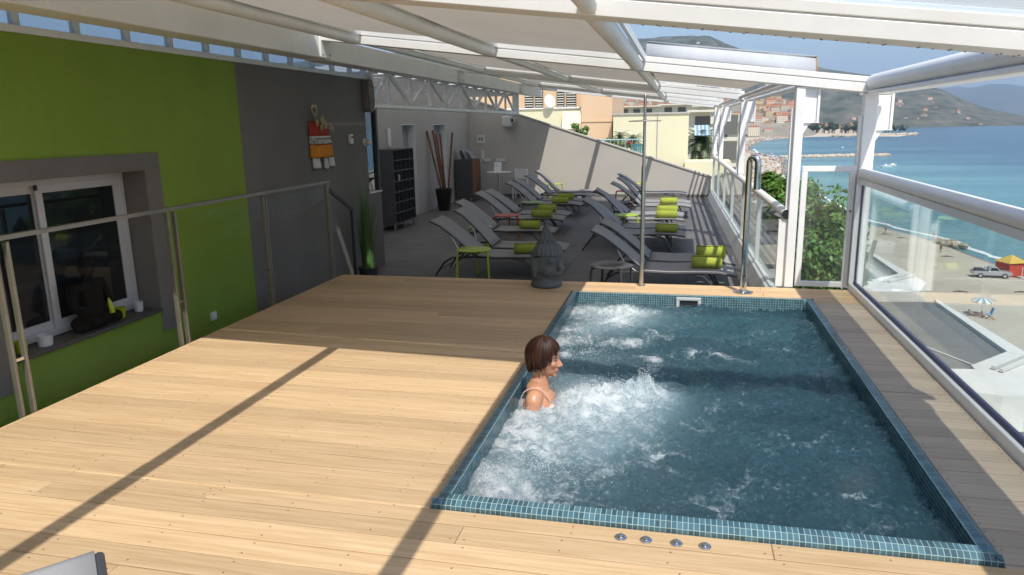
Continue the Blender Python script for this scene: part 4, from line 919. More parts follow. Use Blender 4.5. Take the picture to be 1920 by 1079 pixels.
q.tube(hp_, .010, 6); q.tube([(XW + .05, 5.92, 1.93), (XW + .04, 5.93, 1.84)], .006, 6); q.build('heart_finial', M_straw, on)
# ---- tall grass in a pot, stair handrail
gp = thing('potted_grass', (-3.29, 6.72, FZ), 'tall spiky green grass in a low dark pot by the charcoal wall', 'plant')
m = MB(); m.lathe([(0, .012), (.12, .012), (.15, .20), (.135, .20), (.12, .16), (0, .16)], (-3.29, 6.72, FZ), 22); m.build('pot', M_dk2, gp, smooth=True)
m = MB()
for k in range(230):
    a = rnd.uniform(0, 6.283); r0 = rnd.uniform(0, .10); lean = abs(rnd.gauss(0, .09)); hgt = rnd.uniform(.75, 1.3) * (1.25 if rnd.random() < .12 else 1)
    p0 = Vector((-3.29 + r0 * math.cos(a), 6.72 + r0 * math.sin(a), FZ + .16)); d = Vector((math.cos(a), math.sin(a), 0)); w = rnd.uniform(.004, .008); sd_ = Vector((-math.sin(a), math.cos(a), 0)); pp = []
    for i in range(6):
        t_ = i / 5; c_ = p0 + d * lean * t_ ** 2 * 1.4 + Vector((0, 0, hgt * t_)); ww = w * (1 - t_ * .92); pp += [c_ - sd_ * ww, c_ + sd_ * ww]
    m.add(pp, [(2 * i, 2 * i + 1, 2 * i + 3, 2 * i + 2) for i in range(5)])
tag(m.build('blades', island_mat('grass_blade', (.085, .165, .045), .45, .5), gp, smooth='all'), kind='stuff')
m = MB(); e = at(660, 392, 'x', -3.0); m.bar((-3.005, 5.10, 1.06), e, .03, .04); hr = thing('stair_handrail', (-3.0, 5.6, FZ), 'dark sloping handrail running down from the end of the glass railing', 'handrail')
m.build('bar', mat('dark_rail', (.03, .03, .03), .4), hr); m = MB(); m.box(e.x - .015, e.x + .015, e.y - .03, e.y, FZ + .0105, e.z - .02); m.build('post', MATS['dark_rail'], hr)
# ---- window sill: seated statue and candle glasses
ss = Vector((XW - .09, 2.02, OZ0)); st = thing('seated_statue', ss, 'dark seated meditating statue on the window sill', 'statue')
m = MB()
def S(x, y, z): return ss + Vector((x * .95, y, z))
m.ball(S(0, 0, .07), (.12, .23, .075), 20, 10); cap(m, S(.05, -.20, .06), S(.08, .12, .06), .05, .04); cap(m, S(.05, .20, .06), S(.09, -.12, .07), .05, .04)
cap(m, S(-.02, 0, .10), S(-.03, 0, .32), .105, .115); m.ball(S(-.03, 0, .36), (.085, .17, .06)); cap(m, S(-.03, 0, .40), S(-.02, 0, .44), .045, .042)
for s in (-1, 1): cap(m, S(-.03, s * .155, .36), S(.0, s * .19, .20), .045, .038); cap(m, S(.0, s * .19, .20), S(.085, s * .03, .13), .036, .03)
m.ball(S(-.01, 0, .52), (.072, .066, .088)); m.ball(S(-.02, 0, .605), (.04, .04, .035)); m.ball(S(-.02, 0, .645), (.018, .018, .02)); m.ball(S(.062, 0, .515), (.014, .011, .02))
for s in (-1, 1): m.ball(S(-.01, s * .068, .50), (.015, .01, .04))
M_dst = mat('near_black_stone', (.007, .0065, .0065), .7, var=.25, vs=12, spec=.12)
fuse(m, 'body', M_dst, st, .010, 2, ss)
def cup(name, y, x, r, h, mt, lab):
    q = MB(); q.lathe([(0, 0), (r * .82, 0), (r, h), (r - .006, h), (r * .8 - .006, .008), (0, .008)], (XW + x, y, OZ0 + .001), 18); return tag(q.build(name, mt, smooth=True), lab, 'candle cup')
M_lcup = mat('lime_glass', (.40, .48, .02), .15); M_wcup = mat('frosted_white', (.65, .65, .66), .3)
cup('candle_cup', 2.36, -.13, .05, .09, M_lcup, 'lime glass candle cup on the sill beside the seated statue'); cup('candle_cup', 2.58, -.12, .042, .09, M_wcup, 'white candle cup at the end of the sill'); cup('candle_cup', 1.30, -.10, .05, .09, M_lcup, 'lime candle cup on the sill beside the white bowl')
cup('bowl', 1.50, -.08, .06, .085, M_wcup, 'frosted white bowl on the window sill away from the statue')
q = MB(); q.tube([(XW + .03, 2.10, OZ0 + .12), (XW + .025, 2.09, OZ0 + .20), (XW + .02, 2.085, OZ0 + .25)], [.022, .02, .004], 10); tag(q.build('lime_candle', M_lcup, smooth=True), 'small lime candle resting in the lap of the seated statue', 'candle')
# ================================================================ PERSON IN THE POOL
m_sk = bpy.data.materials.new('skin'); m_sk.use_nodes = True; N = m_sk.node_tree.nodes; L = m_sk.node_tree.links; pb = N['Principled BSDF']
ac = N.new('ShaderNodeVertexColor'); ac.layer_name = 'tone'; L.new(ac.outputs[0], pb.inputs['Base Color']); pb.inputs['Roughness'].default_value = .42
pb.inputs['Subsurface Weight'].default_value = .12; pb.inputs['Subsurface Radius'].default_value = (.02, .008, .005); pb.inputs['Subsurface Scale'].default_value = .3
HC = Vector((.268, 1.60, .250)); FACE = Matrix.Rotation(R(-6), 3, 'Z') @ Matrix.Rotation(R(4), 3, 'Y'); K = 1.05
def F(x, y, z): return HC + FACE @ (Vector((x, y, z)) * K)
def fb_(m, c, r, nu=16, nv=12, mat_=FACE, org=HC, k=K):
    i0 = len(m.v); m.ball((0, 0, 0), r, nu, nv)
    for i in range(i0, len(m.v)): m.v[i] = org + mat_ @ ((m.v[i] + Vector(c)) * k)
m = MB()
fb_(m, (-.012, 0, .030), (.094, .074, .088)); fb_(m, (.022, 0, -.020), (.066, .061, .078)); fb_(m, (.030, 0, -.062), (.050, .050, .050)); fb_(m, (.062, 0, -.096), (.022, .022, .018))
fb_(m, (.064, 0, .040), (.024, .050, .030)); fb_(m, (.074, 0, .018), (.014, .040, .010))
m.tube([F(.076, 0, .018), F(.092, 0, -.006), F(.108, 0, -.028)], [.008 * K, .010 * K, .013 * K], 10); fb_(m, (.106, 0, -.030), (.013, .012, .010))
for s in (-1, 1):
    fb_(m, (.094, s * .011, -.034), (.011, .008, .008)); fb_(m, (.056, s * .034, -.020), (.026, .022, .022)); fb_(m, (-.004, s * .074, -.008), (.017, .007, .028))
fb_(m, (.083, 0, -.058), (.012, .023, .0075)); fb_(m, (.081, 0, -.071), (.012, .020, .0075)); fb_(m, (.060, 0, -.06), (.025, .03, .03))
cap(m, F(-.020, 0, -.050), (.232, 1.60, .085), .050, .056)
i_t = len(m.v)
# torso, shoulders, arms, legs
cap(m, (.225, 1.60, .04), (.215, 1.60, -.02), .066, .085)
cap(m, (.215, 1.455, -.035), (.215, 1.745, -.035), .058, .058); m.ball((.235, 1.60, -.12), (.105, .165, .13), 18, 12)
cap(m, (.225, 1.60, -.16), (.235, 1.60, -.36), .125, .115); m.ball((.25, 1.60, -.45), (.15, .18, .12), 18, 12)
for s in (-1, 1):
    fb_(m, (.315, 1.60 + s * .075, -.15), (.062, .068, .066), mat_=Matrix.Identity(3), org=Vector((0, 0, 0)), k=1)
    cap(m, (.215, 1.60 + s * .158, -.045), (.205, 1.60 + s * .215, -.30), .055, .042); cap(m, (.205, 1.60 + s * .215, -.30), (.40, 1.60 + s * .25, -.40), .040, .030); 
    hx = Vector((.44, 1.60 + s * .25, -.42)); m.ball(hx, (.05, .036, .018))
    for q_ in range(4): cap(m, hx + Vector((.03, (q_ - 1.5) * .018, 0)), hx + Vector((.075 + .012 * (1.5 - abs(q_ - 1.6)), (q_ - 1.5) * .021, -.004)), .009, .008, 3); cap(m, hx + Vector((.07 + .012 * (1.5 - abs(q_ - 1.6)), (q_ - 1.5) * .021, -.004)), hx + Vector((.10 + .014 * (1.5 - abs(q_ - 1.6)), (q_ - 1.5) * .021, -.02)), .008, .007, 3)
    cap(m, hx + Vector((-.01, -s * .03, 0)), hx + Vector((.03, -s * .06, -.01)), .011, .009, 3)
    cap(m, (.28, 1.60 + s * .095, -.47), (.70, 1.60 + s * .12, -.20), .085, .062); cap(m, (.70, 1.60 + s * .12, -.20), (1.05, 1.60 + s * .11, -.46), .058, .038); cap(m, (1.05, 1.60 + s * .11, -.48), (1.20, 1.60 + s * .12, -.50), .038, .028)
for v in m.v[i_t:]: v.z += .042
body = fuse(m, 'person', m_sk, None, .0062, 3, Vector((.25, 1.60, -.55)))
tag(body, 'woman with short brown bob sitting in the whirlpool, shoulders above the water, facing the sea', 'person')
me = body.data; vc = me.color_attributes.new('tone', 'FLOAT_COLOR', 'POINT')
FI = FACE.transposed()
for i, v in enumerate(me.vertices):
    p = v.co + Vector((.25, 1.60, -.55)); q = (FI @ (p - HC)) / K; c_ = Vector((.56, .275, .160))
    n_ = noise.noise(p * 30) * .04
    if q.z > -.13:
        lip = math.exp(-((q.x - .092) / .02) ** 2 - ((q.z + .064) / .009) ** 2 - (q.y / .022) ** 2); c_ = c_.lerp(Vector((.42, .10, .085)), min(1, lip * 1.1))
        for s in (-1, 1):
            eye = math.exp(-((q.x - .078) / .02) ** 2 - ((q.z - .006) / .0055) ** 2 - ((q.y - s * .030) / .014) ** 2); c_ = c_.lerp(Vector((.03, .02, .018)), min(1, eye * 1.1))
            br = math.exp(-((q.x - .082) / .025) ** 2 - ((q.z - .026) / .005) ** 2 - ((q.y - s * .032) / .02) ** 2); c_ = c_.lerp(Vector((.05, .025, .015)), min(1, br * .95))
            ck = math.exp(-((q.x - .065) / .03) ** 2 - ((q.z + .025) / .022) ** 2 - ((q.y - s * .042) / .02) ** 2); c_ = c_.lerp(Vector((.55, .19, .12)), ck * .5)
    c_ = c_ * (1 + n_); vc.data[i].color = (*c_, 1)
# hair: a cap and several hundred locks
m_h = island_mat('brown_hair', (.036, .0135, .0075), .6, .5, .28)
m = MB()
def hr(th, ph):          # hair surface over the skull
    x = .108 * math.sin(ph) * math.cos(th) - .016; y = .091 * math.sin(ph) * math.sin(th); z = .113 * math.cos(ph) + .026
    return Vector((x, y, z))
def endphi(a):           # how far down the lock hugs the skull (front, side, back)
    a = abs(a)
    if a < R(38): return R(60) + R(8) * a / R(38)
    if a < R(72): return R(68) + R(34) * (a - R(38)) / R(34)
    return R(104)
def drop(a):
    a = abs(a)
    if a < R(58): return 0
    if a < R(85): return .046 * (a - R(58)) / R(27)
    return .046 + .034 * min(1, (a - R(85)) / R(60))
def lock(th, lift, w, wob):
    pts = []; sh_ = rnd.uniform(.86, 1.05); e = endphi(th) * (sh_ if abs(th) < R(60) else 1); n_ = 9
    for i in range(n_):
        t_ = i / (n_ - 1); ph = R(3) + (e - R(3)) * t_; a = th + wob * t_ ** 2 * .22
        p = hr(a, ph) * (1 + lift); pts.append(p)
    dl = drop(th) * rnd.uniform(.35, 1.25)
    if dl > .004:
        for i in range(1, 5):
            t_ = i / 4; p = pts[n_ - 1] + Vector((0, 0, -dl * t_)); sc = 1 - .18 * t_ * t_; pts.append(Vector((p.x * sc + .004 * t_, p.y * sc, p.z)))
    vs = []; k = len(pts)
    for i, p in enumerate(pts):
        d = (pts[min(i + 1, k - 1)] - pts[max(i - 1, 0)]).normalized(); nrm = Vector((p.x, p.y, p.z * .4)).normalized(); sd_ = d.cross(nrm).normalized()
        ww = w * (.45 + .75 * min(1, i / 4)) * (1 - .75 * max(0, (i / (k - 1) - .75) / .25)); vs += [F(*(p - sd_ * ww)), F(*(p + nrm * .0048)), F(*(p + sd_ * ww))]
    m.add(vs, [(3 * i, 3 * i + 1, 3 * i + 4, 3 * i + 3) for i in range(k - 1)] + [(3 * i + 1, 3 * i + 2, 3 * i + 5, 3 * i + 4) for i in range(k - 1)])
for k in range(460):
    th = rnd.uniform(-math.pi, math.pi); cl = .075 * noise.noise(Vector((math.cos(th) * 3.2, math.sin(th) * 3.2, 1.7))) + .05 * noise.noise(Vector((math.cos(th) * 8, math.sin(th) * 8, 4.1)))
    lock(th, cl + rnd.uniform(-.03, .045), rnd.uniform(.004, .0095), rnd.gauss(0, .7) + (1.6 if abs(th) < R(55) else 0))
i0 = len(m.v); rows_ = []
for i in range(12):
    r_ = []
    for j in range(33):
        th = -math.pi + 2 * math.pi * j / 32; ph = R(2) + (endphi(th) * .97 - R(2)) * i / 11; r_.append(F(*(hr(th, ph) * .93)))
    rows_.append(r_)
m.sheet(rows_)
rows_ = []
for i in range(5):
    r_ = []
    for j in range(21):
        th = R(95) + R(170) * j / 20; p = hr(th, R(104)) * .92; t_ = i / 4; sc = 1 - .16 * t_ * t_; r_.append(F(p.x * sc, p.y * sc, p.z - drop(R(180) - abs(R(180) - th) if th < math.pi else 2 * math.pi - th) * t_ * .92))
    rows_.append(r_)
m.sheet(rows_)
hair = m.build('hair', m_h, None, smooth='all', origin=(.25, 1.60, -.55)); hair.parent = body; hair.location = (0, 0, 0)
M_bead = mat('pearl_strap', (.66, .50, .45), .4)
for s in (-1, 1):
    m = MB(); y_ = 1.60 + s * .100
    for k in range(38):
        a = R(-10) + R(205) * k / 37; m.ball((.215 + .098 * math.cos(a) * 1.0, y_ + s * .012 * math.sin(a), -.023 + .098 * math.sin(a) * (1.0 if a < R(150) else .9)), .0047, 8, 6)
    o = m.build('shoulder_strap', M_bead, None, smooth='all', origin=(.25, 1.60, -.55)); o.parent = body; o.location = (0, 0, 0)
m = MB()
for s in (-1, 1): m.ball((.318, 1.60 + s * .075, -.112), (.074, .078, .072), 18, 12)
o = m.build('swimsuit_top', M_bead, None, smooth='all', origin=(.25, 1.60, -.55)); o.parent = body; o.location = (0, 0, 0)
# ================================================================ SEA, BEACH, HILLS
SZ = -23.0; BZ = -22.2
m = bpy.data.materials.new('sea_water'); m.use_nodes = True; N = m.node_tree.nodes; L = m.node_tree.links; pb = N['Principled BSDF']
tc = N.new('ShaderNodeTexCoord'); sx_ = N.new('ShaderNodeSeparateXYZ'); L.new(tc.outputs['Object'], sx_.inputs[0])
nz = N.new('ShaderNodeTexNoise'); nz.inputs['Scale'].default_value = .006; nz.inputs['Detail'].default_value = 5; mp = N.new('ShaderNodeMapping'); mp.inputs['Scale'].default_value = (.45, 2.2, 1); L.new(tc.outputs['Object'], mp.inputs[0]); L.new(mp.outputs[0], nz.inputs['Vector'])
ad = N.new('ShaderNodeMath'); ad.operation = 'MULTIPLY_ADD'; ad.inputs[1].default_value = .0022; L.new(sx_.outputs['X'], ad.inputs[0]); L.new(nz.outputs['Fac'], ad.inputs[2])
rp = N.new('ShaderNodeValToRGB'); L.new(ad.outputs[0], rp.inputs[0]); e = rp.color_ramp.elements
e[0].position = .58; e[0].color = (.135, .28, .285, 1); e[1].position = 1.0; e[1].color = (.030, .085, .14, 1); q = e.new(.76); q.color = (.068, .18, .215, 1); 

L.new(rp.outputs[0], pb.inputs['Base Color']); pb.inputs['Roughness'].default_value = .22; pb.inputs['IOR'].default_value = 1.33; pb.inputs['Specular IOR Level'].default_value = .35
n2 = N.new('ShaderNodeTexNoise'); n2.inputs['Scale'].default_value = .35; n2.inputs['Detail'].default_value = 6; mp2 = N.new('ShaderNodeMapping'); mp2.inputs['Scale'].default_value = (.7, 1.5, 1); L.new(tc.outputs['Object'], mp2.inputs[0]); L.new(mp2.outputs[0], n2.inputs['Vector'])
bp = N.new('ShaderNodeBump'); bp.inputs['Strength'].default_value = .8; bp.inputs['Distance'].default_value = .6; L.new(n2.outputs['Fac'], bp.inputs['Height']); L.new(bp.outputs[0], pb.inputs['Normal'])
M_sea = m
b = MB(); E_ = 17000; b.add([(-6000, -4000, SZ), (E_, -4000, SZ), (E_, E_, SZ), (-6000, E_, SZ)], [(0, 1, 2, 3)])
tag(b.build('sea', M_sea, origin=(0, 0, SZ)), kind='structure')
shore_px = [(1860, 480), (1805, 459), (1755, 444), (1637, 416), (1500, 345), (1485, 312), (1478, 297), (1422, 288), (1414, 280), (1420, 271), (1440, 264), (1480, 259.5), (1530, 257), (1600, 256), (1690, 256.5), (1718, 253)]
shore = [Vector((80, -260, 0)), Vector((72, -60, 0)), Vector((64, 60, 0)), Vector((57.9, 134, 0))] + [at(px_, py_, 'z', SZ) for px_, py_ in shore_px]
tip = shore[-1]
inner = []
for i, p in enumerate(shore):
    d = (shore[min(i + 1, len(shore) - 1)] - shore[max(i - 1, 0)]); d.z = 0; d.normalize(); nrm = Vector((-d.y, d.x, 0)); inner.append(Vector((p.x, p.y, 0)) + nrm * (9 if i < 9 else 14))
M_sand = mat('beach_sand', (.40, .35, .275), .9, c2=(.49, .44, .355), vs=.12, bump=.9, bs=.9)
b = MB(); ns = len(shore)
b.add([(p.x, p.y, SZ - .5) for p in shore] + [(p.x, p.y, BZ) for p in inner], [(i, i + 1, ns + i + 1, ns + i) for i in range(ns - 1)])
poly = [(p.x, p.y, BZ) for p in inner] + [(tip.x - 5, tip.y + 30, BZ), (300, 1700, BZ), (0, 2600, BZ), (-1500, 2600, BZ), (-1500, -400, BZ), (0, -400, BZ)]
b.add(poly, [tuple(range(len(poly)))])
bm = bmesh.new(); me = bpy.data.meshes.new('t'); me.from_pydata([tuple(p) for p in b.v], [], b.f); bm.from_mesh(me); bmesh.ops.triangulate(bm, faces=[f for f in bm.faces if len(f.verts) > 4]); bm.verts.ensure_lookup_table()
b2 = MB(); b2.v = [v.co.copy() for v in bm.verts]; b2.f = [tuple(v.index for v in f.verts) for f in bm.faces]; bm.free()
tag(b2.build('beach', M_sand, origin=(0, 0, BZ)), kind='structure')
ws = MB(); ws.add([(p.x, p.y, SZ - .48) for p in shore[:9]] + [(p.x * .55 + q.x * .45, p.y * .55 + q.y * .45, (SZ - .5) * .55 + BZ * .45 + .03) for p, q in zip(shore[:9], inner[:9])], [(i, i + 1, 9 + i + 1, 9 + i) for i in range(8)])
tag(ws.build('wet_sand', mat('wet_sand', (.20, .175, .14), .35, c2=(.27, .235, .185), vs=.2)), kind='structure')
# surf along the near shore
b = MB()
for i in range(1, 12):
    p, q = shore[i], shore[i + 1]; n_ = max(2, int((q - p).length / 4))
    for k in range(n_):
        a0 = p.lerp(q, k / n_); a1 = p.lerp(q, (k + 1) / n_)
        def wv(a, o): return o + 2.2 * noise.noise(Vector((a.x * .12, a.y * .12, 1.0))) + 1.1 * noise.noise(Vector((a.x * .4, a.y * .4, o))) - .4
        for o0, o1, z in ((-.5, .35, .04), (4.4, 4.75, .05)):
            if o0 > 0 and (i > 5 or noise.noise(Vector((a0.x * .05, a0.y * .03, 3))) < .12): continue
            b.add([(a0.x + wv(a0, o0), a0.y, SZ + z), (a0.x + wv(a0, o1) + .6, a0.y, SZ + z), (a1.x + wv(a1, o1) + .6, a1.y, SZ + z), (a1.x + wv(a1, o0), a1.y, SZ + z)], [(0, 1, 2, 3)])
tag(b.build('surf', mat('sea_foam', (.66, .68, .68), .8, var=.12, vs=.6)), 'white surf line breaking along the sandy shore', 'surf', kind='stuff')
def hill(name, sil, Df, Db, base_drop, m_, label, seed, amp, nx=150, nd=26):
    b = MB(); rows_ = []
    px0, px1 = sil[0][0], sil[-1][0]
    def ridge(x):
        for (xa, ya), (xb, yb) in zip(sil[:-1], sil[1:]):
            if xa <= x <= xb: return ya + (yb - ya) * (x - xa) / (xb - xa)
        return sil[-1][1]
    for j in range(nd + 1):
        t_ = j / nd; r_ = []
        for i in range(nx + 1):
            x = px0 + (px1 - px0) * i / nx; d = Df + (Db - Df) * t_
            top = along(x, ridge(x), Db * .86 + Df * .14); zt = top.z - SZ; P = along(x, 230, d)
            f = math.sin(min(1, t_ / .86) * math.pi / 2) ** .85 if t_ <= .86 else 1 - .35 * ((t_ - .86) / .14) ** 2
            w = Vector((P.x, P.y, seed)) / (Db * .06)
            n_ = noise.fractal(w, 1.0, 2.0, 5)
            ed = min(1, 8 * min(t_, 1 - 0) * 1.0)
            z = SZ - 2 + (zt + 2) * f + zt * amp * n_ * min(1, 2.6 * f * (1 - f) + .02)
            r_.append((P.x, P.y, z))
        rows_.append(r_)
    b.sheet(rows_); return tag(b.build(name, m_, origin=tuple(along((px0 + px1) / 2, 230, Df)), smooth='all'), kind='structure'), rows_
m_hA = mat('maquis_hillside', (.018, .034, .018), .95, c2=(.135, .125, .09), vs=.016, bump=.8, bs=.03)
m_hB = mat('forest_mountain', (.05, .062, .045), .95, c2=(.085, .09, .07), vs=.001)
silA = [(250, 150), (600, 118), (900, 96), (1100, 85), (1196, 79), (1266, 74), (1326, 79), (1362, 93), (1450, 114), (1545, 134), (1607, 143), (1643, 148), (1700, 160), (1760, 170), (1800, 187), (1838, 201), (1883, 211), (1925, 219)]
hA, rowsA = hill('hillside', silA, 2300, 4200, 0, m_hA, '', 1.3, .24, 260, 44)
silB = [(1450, 185), (1600, 176), (1700, 172), (1758, 168), (1787, 164), (1817, 167), (1843, 160), (1873, 159), (1900, 162), (1920, 165), (2050, 172), (2250, 168), (2500, 185), (2900, 200)]
hB, _ = hill('far_mountains', silB, 9000, 13500, 0, m_hB, '', 7.7, .10, 120, 16)
# villas dotted over the hillside
M_vw = mat('villa_wall', (.62, .55, .44), .9, rand=.22, vs=.1, var=.05); M_vo = mat('ochre_wall', (.60, .45, .25), .9, rand=.25, vs=.1, var=.05); M_tr = mat('terracotta_roof', (.36, .13, .06), .9, rand=.3, vs=.2, var=.1)
M_shw = mat('far_shutters', (.12, .13, .11), .7)
def make_house(nm, wm, w, d, h, rh, lab, hip=True):
    t = thing(nm, (0, 0, 0), lab, 'house')
    q = MB(); q.box(-w / 2, w / 2, -d / 2, d / 2, 0, h); q.build('wall', wm, t)
    q = MB()
    for zz in range(int(h // 3.2)):
        for xx in range(int(w // 3)): x_ = -w / 2 + 1 + xx * 3; q.add([(x_, -d / 2 - .02, 1 + zz * 3.2), (x_ + 1.1, -d / 2 - .02, 1 + zz * 3.2), (x_ + 1.1, -d / 2 - .02, 2.8 + zz * 3.2), (x_, -d / 2 - .02, 2.8 + zz * 3.2)], [(0, 1, 2, 3)])
        for xx in range(int(d // 3.2)): x_ = -d / 2 + 1 + xx * 3.2; q.add([(w / 2 + .02, x_, 1 + zz * 3.2), (w / 2 + .02, x_ + 1.1, 1 + zz * 3.2), (w / 2 + .02, x_ + 1.1, 2.8 + zz * 3.2), (w / 2 + .02, x_, 2.8 + zz * 3.2)], [(0, 1, 2, 3)])
    tag(q.build('windows', M_shw, t), kind='stuff')
    q = MB(); o_ = .5; k_ = w * .22 if hip else w / 2 + o_
    q.add([(-w / 2 - o_, -d / 2 - o_, h), (w / 2 + o_, -d / 2 - o_, h), (w / 2 + o_, d / 2 + o_, h), (-w / 2 - o_, d / 2 + o_, h), (-k_ if not hip else -w / 2 + k_, 0, h + rh), (k_ if not hip else w / 2 - k_, 0, h + rh)], [(0, 1, 5, 4), (2, 3, 4, 5), (1, 2, 5), (3, 0, 4), (3, 2, 1, 0)]); q.build('roof', M_tr, t)
    return t
vil = [make_house('hillside_villa', M_vw, 15, 11, 8, 3, 'pale villa among the trees on the hillside across the bay'), make_house('hillside_villa', M_vo, 13, 10, 9, 3, 'ochre villa among the trees on the hillside across the bay')]
used = [True, True]; rv = random.Random(5); cnt = 0
while cnt < 90:
    i = rv.randint(130, 245); j = rv.randint(1, 20)
    if rv.random() < j / 26: continue
    p = Vector(rowsA[j][i]); k = rv.random() < .2
    o = place_copy(vil[k], used[k], (p.x + rv.uniform(-25, 25), p.y, p.z - 3), rv.uniform(-.6, .6), group='villas on the hillside' if not k else 'ochre villas on the hillside', scale=rv.uniform(.5, .95)); used[k] = False; cnt += 1
# ================================================================ TOWN
ht = [make_house('town_house', M_vo, 16, 14, 14, 2.5, 'ochre town house with terracotta roof in the old quarter behind the beach'), make_house('town_house', M_vw, 18, 14, 15, 2.2, 'cream town house with terracotta roof in the old quarter behind the beach'),
      make_house('town_house', mat('orange_wall', (.60, .34, .18), .9, rand=.2, vs=.1, var=.05), 15, 13, 15, 2.5, 'orange town house with terracotta roof in the old quarter behind the beach')]
used = [True] * 3; cnt = 0; rt = random.Random(11)
def shore_x(y):
    for p, q in zip(shore[:-1], shore[1:]):
        if p.y <= y <= q.y and q.y > p.y: return p.x + (q.x - p.x) * (y - p.y) / (q.y - p.y)
    return 150
silT = [(500, 185), (900, 186), (1100, 186), (1250, 190), (1340, 192), (1440, 189), (1475, 198), (1500, 216), (1525, 236), (1540, 246)]
hT, rowsT = hill('town_slope', silT, 1150, 2100, 0, mat('town_ground', (.16, .15, .11), .95, c2=(.28, .25, .20), vs=.02), '', 4.1, .05, 120, 24)
hs_ = 0
while cnt < 240:
    i = rt.randint(70, 114); j = rt.randint(1, 22); p = Vector(rowsT[j][i]).lerp(Vector(rowsT[j][i + 1]), rt.random()); k = rt.choice([0, 1, 1, 2, 2, 0]); s_ = rt.uniform(.5, .9) * (1 + j * .02)
    place_copy(ht[k], used[k], (p.x, p.y + rt.uniform(-20, 20), p.z - 4), rt.uniform(-.4, .4), group=['ochre', 'cream', 'orange'][k] + ' houses of the old town', scale=s_); used[k] = False; cnt += 1
# pale apartment blocks with stacked balconies beyond the cream wall
M_blk = mat('pale_block', (.62, .60, .50), .85, var=.06, vs=.3); M_shade = mat('balcony_recess', (.13, .13, .12), .8)
def block(x, y, z0, w, d, fl, lab, fh=2.9):
    t = thing('apartment_block', (x, y, z0), lab, 'building')
    q = MB(); q.box(x - w / 2, x + w / 2, y, y + d, z0, z0 + fl * fh); q.build('wall', M_blk, t)
    for k in range(fl):
        z = z0 + k * fh
        q = MB(); q.box(x - w / 2 - .2, x + w / 2 + .6, y - 1.3, y + d * .6, z + fh - .25, z + fh); sl = q.build('balcony_slab', M_blk, t)
        q = MB(); q.box(x - w / 2 - .15, x + w / 2 + .55, y - 1.28, y - 1.22, z + .02, z + .95); q.build('balcony_parapet', M_blk, t)
        for c_ in range(max(2, int(w / 3))):
            q = MB(); xx = x - w / 2 + .7 + c_ * 3; q.box(xx, xx + 1.7, y - .04, y - .003, z + .1, z + 2.2); q.build('window', M_shade, t)
for (px0, px1, Y, pyt, lab) in ((1292, 1330, 85, 207, 'pale block with stacked balconies just beyond the cream house'), (1300, 1345, 130, 198, 'taller pale block behind the stacked balconies'), (1335, 1385, 260, 214, 'low pale block on the promenade beside the palms'), (1240, 1300, 170, 196, 'pale block half hidden behind the cream house'), (1160, 1240, 190, 200, 'long pale block far behind the cream house')):
    a = at(px0, pyt, 'y', Y); c_ = at(px1, pyt, 'y', Y); fl = 7; fh = 2.9; block((a.x + c_.x) / 2, Y, a.z - fl * fh, c_.x - a.x, 12, fl, lab, fh)
# arcade on the promenade
ar = thing('white_arcade', at(1462, 252, 'z', BZ), 'low white arcade at the head of the far beach', 'arcade'); a = at(1446, 252, 'z', BZ); c_ = at(1480, 252, 'z', BZ); c_ = Vector((c_.x, a.y + (c_.x - a.x) * .1, BZ))
d = (c_ - a) / 8
q = MB(); q.bar(a + Vector((0, 0, 4.6)), c_ + Vector((0, 0, 4.6)), 4, 1.4); q.build('beam', M_white, ar)
for k in range(9): q = MB(); p = a + d * k; q.box(p.x - .7, p.x + .7, p.y - 1.5, p.y + 1.5, BZ, BZ + 3.85); q.build('pier', M_white, ar)
# breakwaters
M_rock = mat('shore_rock', (.30, .25, .19), .9, c2=(.42, .37, .29), vs=.7, rand=.25)
def rocks(m_, a, c_, w, n_, s0, s1, z):
    for k in range(n_):
        p = a.lerp(c_, rnd.random()) + Vector((rnd.uniform(-w, w), rnd.uniform(-w, w), 0)); s_ = rnd.uniform(s0, s1)
        i0 = len(m_.v); m_.ball((0, 0, 0), (s_, s_ * rnd.uniform(.6, 1), s_ * rnd.uniform(.5, .8)), 6, 4); ro = Matrix.Rotation(rnd.uniform(0, 6), 3, 'Z') @ Matrix.Rotation(rnd.uniform(-.6, .6), 3, 'X')
        for i in range(i0, len(m_.v)): m_.v[i] = Vector((p.x, p.y, z)) + ro @ (m_.v[i] * (1 + .25 * noise.noise(m_.v[i] * 2 + p)))
q = MB(); rocks(q, at(1470, 296, 'z', SZ), at(1662, 292.5, 'z', SZ), 2.2, 320, 1.0, 2.4, SZ + .3); tag(q.build('breakwater', M_rock), 'long low stone breakwater running out from the middle of the bay', 'breakwater')
q = MB(); rocks(q, at(1560, 257, 'z', SZ), at(1716, 253.5, 'z', SZ), 5, 300, 2, 5, SZ + .6); tag(q.build('breakwater', M_rock), 'pale rock armour around the promontory at the head of the bay', 'breakwater')
for k in range(12):
    p = at(1758 + k * 4.1, 450 + (k % 3) * 2.5 + k * .5, 'z', BZ); q = MB(); rocks(q, p, p, .3, 1, .55, 1.0, BZ - .1)
    tag(q.build('boulder', M_rock), 'tan boulder in the small rock pile at the edge of the surf', 'boulder', 'boulders at the waterline')
